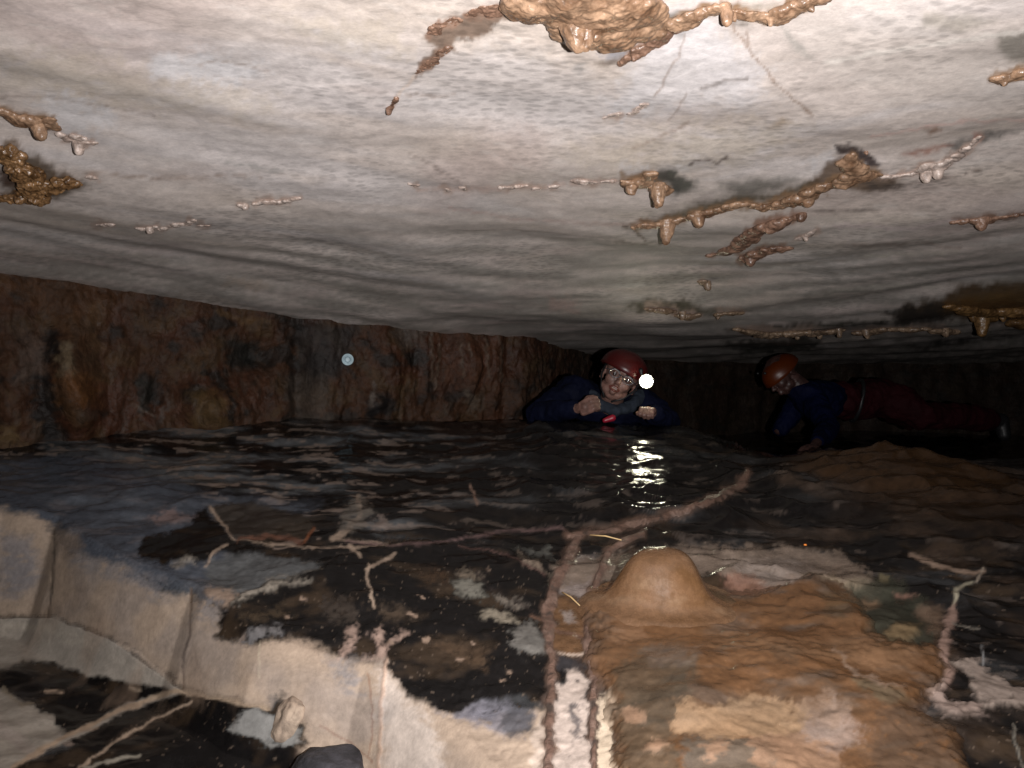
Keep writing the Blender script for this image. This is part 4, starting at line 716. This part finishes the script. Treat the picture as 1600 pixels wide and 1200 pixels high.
# loose rocks at the foot of the riser
def rock(name, px, py, y, rx, ry, rz, mat, label, rot=0):
    p = P3(px, py, y); bm = bmesh.new(); bmesh.ops.create_icosphere(bm, subdivisions=5, radius=1)
    V = np.array([v.co[:] for v in bm.verts]); q = np.sign(V)*np.abs(V)**.72; q = q*(1+.16*fbm3(V*1.3, 4, int(px))[:, None]); 
    cr, sr = math.cos(rot), math.sin(rot); q = q*np.array([rx, ry, rz]); q = np.stack([q[:, 0]*cr-q[:, 2]*sr, q[:, 1], q[:, 0]*sr+q[:, 2]*cr], 1)
    for v, c in zip(bm.verts, q): v.co = c
    me = bpy.data.meshes.new(name); bm.to_mesh(me); bm.free()
    return tag(link(name, me, mat, origin=p), label, 'rock')
M_TANR = blob_mat('tan_rock', (.24, .175, .13), (.34, .26, .195), 40, .8, .002, 0); M_BLKR = blob_mat('black_rock', (.012, .011, .014), (.06, .057, .066), 30, .75, .003, 0)
rock('loose_rock', 457, 1122, 1.625, .036, .045, .052, M_TANR, 'small tan rounded rock wedged against the foot of the tan riser', -.35)
rock('loose_rock', 512, 1216, 1.50, .070, .07, .046, M_BLKR, 'dark humped rock cut off by the bottom edge below the tan riser')

# pieces of straw on the mud
def straw(a, b, r, label):
    A = fz_at(*a); B = fz_at(*b); A[2] += .011; B[2] += .011; mid = (A+B)/2+np.array([0, 0, .004]); bm = bmesh.new(); pts = [A, mid, B]; rings = []
    for i, p in enumerate(pts):
        dv = Vector(B-A).normalized(); s = dv.cross(Vector((0, 0, 1))).normalized(); u = s.cross(dv)
        rings.append([bm.verts.new(Vector(p-A)+(s*math.cos(t)+u*math.sin(t))*r*(1-.3*(i == 2))) for t in np.arange(6)*math.pi/3])
    for q in range(2):
        for k in range(6): bm.faces.new((rings[q][k], rings[q][(k+1) % 6], rings[q+1][(k+1) % 6], rings[q+1][k]))
    bm.faces.new(rings[0][::-1]); bm.faces.new(rings[2]); me = bpy.data.meshes.new('straw'); bm.to_mesh(me); bm.free()
    return tag(link('straw', me, M_STRAW, origin=A), label, 'straw', 'bits of straw on the floor')
M_STRAW = plain('dry_straw', (.55, .38, .18), .5)
straw((922, 842), (971, 850), .0022, 'pale straw lying across the top between the two mud seams'); straw((879, 933), (906, 954), .0016, 'short straw lying slanted lower down between the mud seams')
def pebble(px, py, r, mat, label, cat='pebble'):
    p = fz_at(px, py); p[2] += r*.3; s = [(p[0], p[1], p[2], r, r*.8, r*.6), (p[0]+r*.5, p[1], p[2]-r*.1, r*.6)]
    return tag(link('pebble', blobs_mesh('pebble', s, r*.2, r*.1, 60, p, 1), mat, origin=p), label, cat)
pebble(1258, 852, .0045, plain('orange_grit', (.75, .22, .03), .25), 'tiny bright orange pebble on the pale wet band right of the boss')

# ------------------------------------------------------------------ ceiling deposits
def jit(r): return (random.random()-.5)*r
def formation(name, label, cat, ribs, drips, mat, drop=.35, amp=.0025, freq=55, group=None, vox=None, squash=1.):
    sph = []; ds = []; ref = None; dr = []
    groups = []
    for rib in ribs:
        P = []
        groups.append(len(sph))
        for (px, py, r) in rib:
            h = ch(px, py); rr = r/F*h[1]; P.append((h[0], h[1], h[2], rr))
            if ref is None: ref = h
            ds.append(h[1])
        for s in chain(P, .5):
            r = s[3]*(.85 if mat is M_PINK else 1.12)*(1+jit(.9)); e1 = 1+random.random()*.9; zc = float(ceil_z(np.array([s[0]]), np.array([s[1]]))[0])
            sph.append((s[0]+jit(s[3]*.9), s[1]+jit(s[3]*.9), zc-r*drop*.6, r*e1, r*1.3, r*.66*squash))
            if random.random() < .3: sph.append((s[0]+jit(s[3]*2), s[1]+jit(s[3]*2), zc-r*drop*.6, r*.6, r*.7, r*.5*squash))
    for (x0, y0, r0, x1, y1, r1) in drips:
        h = ch(x0, y0); d0 = h[1]; r0 *= 1.25; r1 *= 1.35; a = (h[0], d0, h[2]+r0/F*d0*.2, r0/F*d0); b = P3(x1, y1, d0-.005); b = (b[0], b[1], b[2], r1/F*d0)
        if ref is None: ref = h
        m = tuple(a[i]*.45+b[i]*.55+(0.12*(a[3]) if i == 3 else 0) for i in range(4))
        dr.append((d0, [s for s in chain([a, m, b], .35)]))
        ds.append(d0)
    d = np.mean(ds); v = vox or max(.0016, 1.35*d/F)
    root = thing(name, ref, label, cat, group)
    if mat is M_PINK:
        for g0, g1 in zip(groups, groups[1:]+[len(sph)]): link('crust', blobs_mesh('crust', sph[g0:g1], v, amp*1.2, freq, ref, 3), mat, root)
    elif sph: link('crust', blobs_mesh('crust', sph, v, amp*1.6, freq, ref, 5), mat, root)
    for d0, ss_ in dr: link('stalactite', blobs_mesh('stalactite', ss_, v*.9, amp*1.1, freq, ref, 3), mat, root)
    return root
G1 = 'honey-coloured crusts and drips along ceiling cracks'
ceiling_deposits(formation)

# ------------------------------------------------------------------ round pale disc added in place of a flash backscatter spot
def backscatter_orb():
    x, y, nnx, nny = wall_point(540); z = (600-562)/F*y
    p = (x+nnx*.03, y+nny*.03, z); root = thing('backscatter_disc', p, 'small round pale blue disc with a ring, standing in for flash backscatter', 'flash_spot')
    ax = Vector((-p[0], -p[1], -p[2])).normalized(); R = ax.to_track_quat('Z', 'Y').to_matrix()
    def ring(prof):
        bm = bmesh.new(); prev = None
        for r, zz_ in prof:
            cur = [bm.verts.new(R @ Vector((r*math.cos(t), r*math.sin(t), zz_))) for t in np.arange(40)*math.pi/20]
            if prev:
                for k in range(40): bm.faces.new((prev[k], prev[(k+1) % 40], cur[(k+1) % 40], cur[k]))
            else: bm.faces.new(cur)
            prev = cur
        bm.faces.new(prev[::-1]); me = bpy.data.meshes.new('disc'); bm.to_mesh(me); bm.free(); return me
    s = y/F
    link('disc', ring([(9.2*s, -.02), (9.2*s, .0), (8.6*s, .003), (7.2*s, .003), (6.6*s, .001), (.2*s, .001)][::-1]), plain('disc_face', (.42, .56, .62), .45), root)
    link('ring', ring([(4.8*s, .0), (4.8*s, .003), (3.6*s, .003), (3.6*s, .0)][::-1]), plain('disc_ring', (.22, .31, .36), .5), root)
backscatter_orb()

# ------------------------------------------------------------------ people
M_SKIN = blob_mat('skin', (.19, .10, .08), (.24, .135, .108), 25, .5, .0004, 0); M_SKIN_DIM = blob_mat('dimmed_skin', (.05, .024, .02), (.07, .032, .027), 25, .5, .0005, 0)  # second skin is the far caver's, with the gloom put into its colour
M_BLUE = plain('navy_suit_fabric', (.003, .0042, .014), .75, bumpd=.008, bscale=22); M_BLUE2 = plain('blue_jacket_fabric', (0.002, .0035, .019), .7, bumpd=.008, bscale=22)
M_RED = plain('red_overall_fabric', (.021, .0028, .0045), .75, bumpd=.01, bscale=18); M_REDH = plain('red_helmet_shell', (.06, .004, .004), .35, bscale=10); M_ORH = plain('orange_helmet_shell', (.085, .015, .001), .4, bscale=10)
M_BLK = plain('black_rubber', (.012, .012, .013), .5); M_GREY = plain('grey_collar_fabric', (.03, .037, .05), .8, bumpd=.004); M_GLASSF = plain('spectacle_frame', (.05, .045, .05), .25); M_RTAG = plain('red_toggle', (.32, .01, .03), .4)
M_MOUTH = plain('lip_skin', (.14, .045, .035), .4); M_TEETH = plain('teeth', (.28, .2, .15), .35); M_EYE = plain('eye', (.03, .02, .02), .15)
def glassmat():
    m, nt, bs = nodes('spectacle_lens'); t = N(nt, 'ShaderNodeBsdfTransparent'); g = N(nt, 'ShaderNodeBsdfGlossy'); g.inputs['Roughness'].default_value = .06; mx = N(nt, 'ShaderNodeMixShader'); mx.inputs[0].default_value = .10; nt.links.new(t.outputs[0], mx.inputs[1]); nt.links.new(g.outputs[0], mx.inputs[2]); nt.links.new(mx.outputs[0], nt.nodes['Material Output'].inputs[0]); return m
M_LENS = glassmat()
def lampmat():
    m, nt, bs = nodes('lit_lamp_lens'); bs.inputs['Base Color'].default_value = (.9, .9, .85, 1); bs.inputs['Emission Color'].default_value = (1, .95, .68, 1); bs.inputs['Emission Strength'].default_value = 55; return m
M_LAMP = lampmat()
def frame(center, fwd, up):
    f = Vector(fwd).normalized(); r = f.cross(Vector(up)).normalized(); u = r.cross(f); return lambda a, b, c: np.array(Vector(center)+r*a+f*b+u*c)
def tube(name, pts, r, mat, parent, org, n=8, closed=False):
    bm = bmesh.new(); rings = []; P = [Vector(p)-Vector(org) for p in pts]; m = len(P)
    for i in range(m):
        t = (P[(i+1) % m]-P[i-1]) if closed else (P[min(i+1, m-1)]-P[max(i-1, 0)])
        t.normalize(); s = t.cross(Vector((.13, .21, .97))).normalized(); u = s.cross(t)
        rings.append([bm.verts.new(P[i]+(s*math.cos(a)+u*math.sin(a))*r) for a in np.arange(n)*2*math.pi/n])
    for i in range(m if closed else m-1):
        for k in range(n): bm.faces.new((rings[i][k], rings[i][(k+1) % n], rings[(i+1) % m][(k+1) % n], rings[(i+1) % m][k]))
    if not closed: bm.faces.new(rings[0][::-1]); bm.faces.new(rings[-1])
    me = bpy.data.meshes.new(name); bm.to_mesh(me); bm.free(); return link(name, me, mat, parent)
def helmet(H, org, mat, parent, s=1., raise_=True):
    """shell over the crown with a short rim; H maps (right, forward, up)"""
    bm = bmesh.new(); rows = []; T = 40
    for j, el in enumerate(np.linspace(math.radians(-8), math.radians(90), 14)):
        ring = []
        for k in range(T):
            th = 2*math.pi*k/T; rim = 1.05 if j == 0 else 1.0
            ridge = 1+.02*math.cos(3*th)*math.sin(2*el)
            q = H(.118*s*math.cos(el)*math.cos(th)*rim*ridge, .142*s*math.cos(el)*math.sin(th)*rim*ridge-.008, (.058 if raise_ else .035)*s+.098*s*math.sin(el)*ridge-(.012*math.sin(th) if j == 0 else 0))
            ring.append(bm.verts.new(Vector(q-np.array(org))))
        rows.append(ring)
    for a, b in zip(rows[:-1], rows[1:]):
        for k in range(T): bm.faces.new((a[k], a[(k+1) % T], b[(k+1) % T], b[k]))
    bm.faces.new(rows[-1]); me = bpy.data.meshes.new('helmet'); bm.to_mesh(me); bm.free()
    o = link('helmet', me, mat, parent); md = o.modifiers.new('t', 'SOLIDIFY'); md.thickness = .005; md.offset = 1; return o
def head_spheres(H):
    S_ = []
    def e(a, b, c, r): S_.append((*H(a, b, c), r))
    e(0, -.01, .055, .088); e(0, .012, .05, .085); e(0, -.035, .05, .084); e(0, .03, .01, .070); e(0, .038, -.03, .058); e(0, .05, -.068, .034)       # cranium, face, jaw, chin
    for s in (-1, 1):
        e(s*.030, .060, -.012, .036); e(s*.034, .030, -.048, .036); e(s*.030, .078, .034, .022); e(s*.026, .050, -.06, .028)
        for k in range(5): e(s*(.083+.003*math.sin(k)), .0-.008*abs(k-2), .022-.012*k+.01, .011)
    for k in range(5): e(0, .094+.006*k, .018-.009*k, .0085+.0012*k)
    e(-.011, .108, -.022, .0085); e(.011, .108, -.022, .0085)
    e(0, .093, -.037, .014); e(0, .088, -.064, .017); e(0, .091, -.056, .011)
    return S_
def hand_spheres(Hh, s=1., curl=1.2, thumb=1):
    """Hh maps (across the palm, along the fingers, back of hand); curled fingers with knuckles"""
    o = []
    for a in (-.030, -.010, .012, .030):
        o += chain([(*Hh(a*.75*s, -.02*s, 0), .019*s), (*Hh(a*s, .035*s, 0), .0165*s)], .5)
    for i, (a, L) in enumerate(((-.031, .85), (-.0105, 1.), (.0105, .95), (.031, .75))):
        p = (a, .042, .006); q = (a*1.05, .042+.038*L*math.cos(curl*.55), -.038*L*math.sin(curl*.55)); t = (a*1.02, q[1]+.026*L*math.cos(curl*1.5), q[2]-.026*L*math.sin(curl*1.5)); u = (a, t[1]+.02*L*math.cos(curl*2.3), t[2]-.02*L*math.sin(curl*2.3))
        o += chain([(*Hh(*(np.array(p)*s)), .0105*s), (*Hh(*(np.array(q)*s)), .0095*s), (*Hh(*(np.array(t)*s)), .0085*s), (*Hh(*(np.array(u)*s)), .0075*s)], .45)
    o += chain([(*Hh(thumb*.028*s, -.015*s, -.01*s), .014*s), (*Hh(thumb*.052*s, .018*s, -.018*s), .0115*s), (*Hh(thumb*.046*s, .048*s, -.026*s), .009*s)], .45)
    return o
# ---- caver 1: prone, facing the camera, head tilted, lamp lit
hc = P3(966, 596, 3.80); roll = math.radians(30)
C1 = thing('person', P3(930, 662, 3.85), 'caver in a red helmet with lit lamp, spectacles and navy suit, facing us', 'person'); O1 = np.array(C1['org'])
H1 = frame(hc, (-.06, -1, .10), (math.sin(roll), 0, math.cos(roll)))
# note: frame's right = forward x up, which points to the picture's left for a face looking at us
shL = P3(896, 618, 3.98); shR = P3(1004, 634, 3.98); elL = P3(842, 650, 3.88); haL = P3(915, 636, 3.62); elR = P3(1046, 662, 3.90); haR = P3(1013, 642, 3.64)
neck0 = P3(955, 628, 3.92); chest = P3(950, 645, 4.05); hip = np.array([.62, 4.72, -.2]); ftL = np.array([.62, 5.5, -.24]); ftR = np.array([.92, 5.5, -.24])
body = head_spheres(H1)+chain([(*H1(0, -.02, -.03), .058), (*neck0, .060), (*chest, .09)], .4)
wrL = haL+(elL-haL)*.26; wrR = haR+(elR-haR)*.26
body += chain([(*chest, .10), (*P3(960, 640, 4.35), .10), (*hip, .10)], .4)
for sh, el, wr, ha in ((shL, elL, wrL, haL), (shR, elR, wrR, haR)): body += chain([(*chest, .07), (*sh, .055), (*el, .040), (*wr, .026), (*ha, .022)], .4)
for ft, sx in ((ftL, -.09), (ftR, .09)): body += chain([(*(hip+[sx, 0, 0]), .085), (*((hip+ft)/2+[sx*.5, 0, 0]), .06), (*ft, .045)], .4)
dL = Vector(haL-wrL).normalized(); 
HL = frame(haL, (.50, -.30, .28), (.2, -.9, .5)); HR = frame(haR, (-.25, -.75, .12), (.0, -.2, 1))
body += hand_spheres(HL, .88, 1.5, -1)+hand_spheres(HR, .88, 1.75, 1)
bmesh_body = blobs_mesh('body', body, .0045, 0, 1, O1, 2)
link('body', bmesh_body, M_SKIN, C1)
suit = chain([(*P3(955, 632, 3.97), .07), (*chest, .125), (*P3(960, 640, 4.35), .13), (*hip, .125)], .35)
suit += chain([(*chest, .11), (*shL, .105), (*((shL+elL)/2), .085), (*elL, .068), (*((elL+wrL)/2), .058), (*wrL, .043)], .35)+chain([(*chest, .10), (*shR, .088), (*elR, .062), (*wrR, .043)], .35)
for ft, sx in ((ftL, -.09), (ftR, .09)): suit += chain([(*(hip+[sx, 0, 0]), .11), (*((hip+ft)/2+[sx*.5, 0, 0]), .08), (*ft, .065)], .35)
link('suit', blobs_mesh('suit', suit, .007, .012, 16, O1, 3), M_BLUE, C1)
link('collar', blobs_mesh('collar', chain([(*P3(925, 618, 3.93), .03), (*P3(938, 634, 3.86), .032), (*P3(962, 642, 3.84), .03), (*P3(988, 634, 3.88), .034), (*P3(1000, 618, 3.95), .03)], .4), .005, .006, 25, O1, 2), M_GREY, C1)
link('toggle', blobs_mesh('toggle', chain([(*P3(945, 657, 3.72), .012), (*P3(957, 653, 3.72), .017)], .4), .003, 0, 1, O1, 1), M_RTAG, C1)
hel = helmet(H1, O1, M_REDH, C1, .97)
for s in (-1, 1): tube('chin_strap', [H1(s*.092, .02, .05), H1(s*.086, .03, -.01), H1(s*.062, .045, -.06), H1(s*.02, .05, -.105)], .005, M_BLK, C1, O1)
# lamp on the helmet brow
lc = P3(1010, 596, 3.66); lf = Vector((-.06, -1, -.10)).normalized(); LQ = lf.to_track_quat('Z', 'Y').to_matrix()
def cyl(name, c, r0, r1, z0, z1, mat, parent, org, n=32):
    bm = bmesh.new(); a = [bm.verts.new(Vector(c)-Vector(org)+LQ @ Vector((r0*math.cos(t), r0*math.sin(t), z0))) for t in np.arange(n)*2*math.pi/n]; b = [bm.verts.new(Vector(c)-Vector(org)+LQ @ Vector((r1*math.cos(t), r1*math.sin(t), z1))) for t in np.arange(n)*2*math.pi/n]
    for k in range(n): bm.faces.new((a[k], a[(k+1) % n], b[(k+1) % n], b[k]))
    bm.faces.new(a[::-1]); bm.faces.new(b); me = bpy.data.meshes.new(name); bm.to_mesh(me); bm.free()
    o = link(name, me, mat, parent, smooth=False); return o
hou = cyl('headlamp', lc, .024, .034, -.045, -.002, M_BLK, C1, O1)
cyl('lamp_lens', lc, .029, .026, -.001, .006, M_LAMP, hou, O1)
tube('lamp_bracket', [lc-np.array(lf)*.04, lc-np.array(lf)*.06+np.array([-.02, 0, .01]), H1(-.06, .118, .085)], .010, M_BLK, hou, O1)
# spectacles, eyes, mouth
for s in (-1, 1):
    ec = [H1(s*.034+.026*math.cos(t), .108, .012+.0185*math.sin(t)) for t in np.arange(24)*math.pi/12]
    if s == -1: spx = tube('spectacles', ec, .0024, M_GLASSF, C1, O1, 6, True)
    else: tube('rim', ec, .0024, M_GLASSF, spx, O1, 6, True)
    lens = bmesh.new(); lens.faces.new([lens.verts.new(Vector(np.array(q)-O1)) for q in ec]); lm = bpy.data.meshes.new('lens'); lens.to_mesh(lm); lens.free()
    lo = link('lens', lm, M_LENS, spx); lo.modifiers.new('t', 'SOLIDIFY').thickness = .0015
    tube('temple_arm', [H1(s*.062, .105, .018), H1(s*.084, .05, .018), H1(s*.092, -.005, .012)], .0022, M_GLASSF, spx, O1)
    link('eye', blobs_mesh('eye', [(*H1(s*.032, .088, .012), .0105)], .002, 0, 1, O1, 1), M_EYE, C1)
    link('eyebrow', blobs_mesh('eyebrow', chain([(*H1(s*.018, .100, .032), .004), (*H1(s*.048, .090, .034), .003)], .4), .0015, 0, 1, O1, 1), M_EYE, C1)
tube('bridge', [H1(-.009, .11, .014), H1(0, .115, .018), H1(.009, .11, .014)], .002, M_GLASSF, spx, O1)
link('mouth', blobs_mesh('mouth', chain([(*H1(-.022, .092, -.048), .006), (*H1(-.010, .101, -.044), .008), (*H1(.010, .101, -.044), .008), (*H1(.022, .092, -.048), .006)], .3)+chain([(*H1(-.018, .092, -.054), .006), (*H1(0, .100, -.059), .008), (*H1(.018, .092, -.054), .006)], .3), .002, 0, 1, O1, 1), M_MOUTH, C1)
link('teeth', blobs_mesh('teeth', chain([(*H1(-.012, .103, -.050), .004), (*H1(.012, .103, -.050), .004)], .4), .0015, 0, 1, O1, 1), M_TEETH, C1)
tip = bpy.data.lights.new('headlamp_beam', 'SPOT'); tipo = bpy.data.objects.new('headlamp_beam', tip); COL.objects.link(tipo)
tip.energy = 1.2; tip.specular_factor = 0; tip.color = (1, .95, .72); tip.spot_size = math.radians(150); tip.spot_blend = 1; tip.shadow_soft_size = .03
tipo.location = Vector(lc)+lf*.045+Vector((0, 0, ZO)); tipo.rotation_euler = (-lf).to_track_quat('Z', 'Y').to_euler()
# ---- caver 2: crawling sideways, orange helmet, blue jacket, red overalls
h2 = P3(1224, 588, 5.0)
C2 = thing('person', P3(1380, 690, 5.1), 'caver crawling leftward in orange helmet, blue jacket and red overalls at the right', 'person'); O2 = np.array(C2['org'])
H2 = frame(h2, (-.75, -.35, -.62), (-.62, .0, .78))
sh2 = P3(1268, 622, 5.0); ab = P3(1322, 628, 5.15); hp = P3(1372, 622, 5.2); kn = P3(1440, 648, 5.1); ft2 = P3(1545, 655, 5.25); el2 = P3(1296, 668, 4.7)
ha2 = P3(1268, 702, 4.1); 
b2 = head_spheres(H2)+chain([(*H2(0, -.03, -.04), .058), (*sh2, .075), (*ab, .10), (*hp, .11)], .4)+chain([(*hp, .09), (*kn, .07), (*ft2, .05)], .4)+chain([(*hp, .09), (*(kn+[.05, .25, -.02]), .07), (*(ft2+[0, .25, 0]), .05)], .4)
w2 = ha2+(el2-ha2)*.3; b2 += chain([(*sh2, .06), (*el2, .042), (*w2, .028), (*ha2, .024)], .4)+hand_spheres(frame(ha2, (-.6, -.7, -.12), (.0, -.3, 1)), 1.05, .5, 1)
b2 += chain([(*(sh2+[0, .2, -.05]), .06), (*(sh2+[-.15, .15, -.2]), .04)], .4)
link('body', blobs_mesh('body', b2, .005, 0, 1, O2, 2), M_SKIN_DIM, C2)
jk = chain([(*P3(1247, 612, 5.0), .062), (*sh2, .115), (*P3(1290, 624, 5.06), .128)], .3)+chain([(*sh2, .09), (*el2, .062), (*w2, .042)], .35)+chain([(*(sh2+[0, .2, -.03]), .08), (*(sh2+[-.15, .15, -.2]), .05)], .35)
link('jacket', blobs_mesh('jacket', jk, .007, .012, 16, O2, 3), M_BLUE2, C2)
ov = chain([(*P3(1318, 624, 5.12), .122), (*ab, .12), (*hp, .128), (*P3(1400, 628, 5.18), .12)], .3)+chain([(*hp, .115), (*P3(1410, 632, 5.15), .115), (*kn, .095), (*P3(1495, 650, 5.16), .085), (*ft2, .075)], .35)+chain([(*hp, .115), (*(kn+[.05, .25, -.02]), .09), (*(ft2+[0, .25, 0]), .07)], .35)
link('overalls', blobs_mesh('overalls', ov, .007, .014, 14, O2, 3), M_RED, C2)
bc = P3(1338, 626, 5.16); tube('belt', [bc+np.array([.035*math.sin(t+.6), .132*math.cos(t), .132*math.sin(t)]) for t in np.arange(24)*math.pi/12], .012, M_BLK, C2, O2, 8, True)
helmet(H2, O2, M_ORH, C2, .92, False)
for q in ((.06, .09, .11), (-.03, .11, .10), (.09, .0, .10)):
    link('vent', blobs_mesh('vent', [(*H2(*q), .010)], .003, 0, 1, O2, 1), M_BLK, C2)
link('boot', blobs_mesh('boot', chain([(*(ft2+[-.02, 0, .0]), .06), (*(ft2+[.09, .02, -.01]), .05), (*(ft2+[.1, .0, -.1]), .042)], .4), .006, .003, 20, O2, 2), M_BLK, C2)
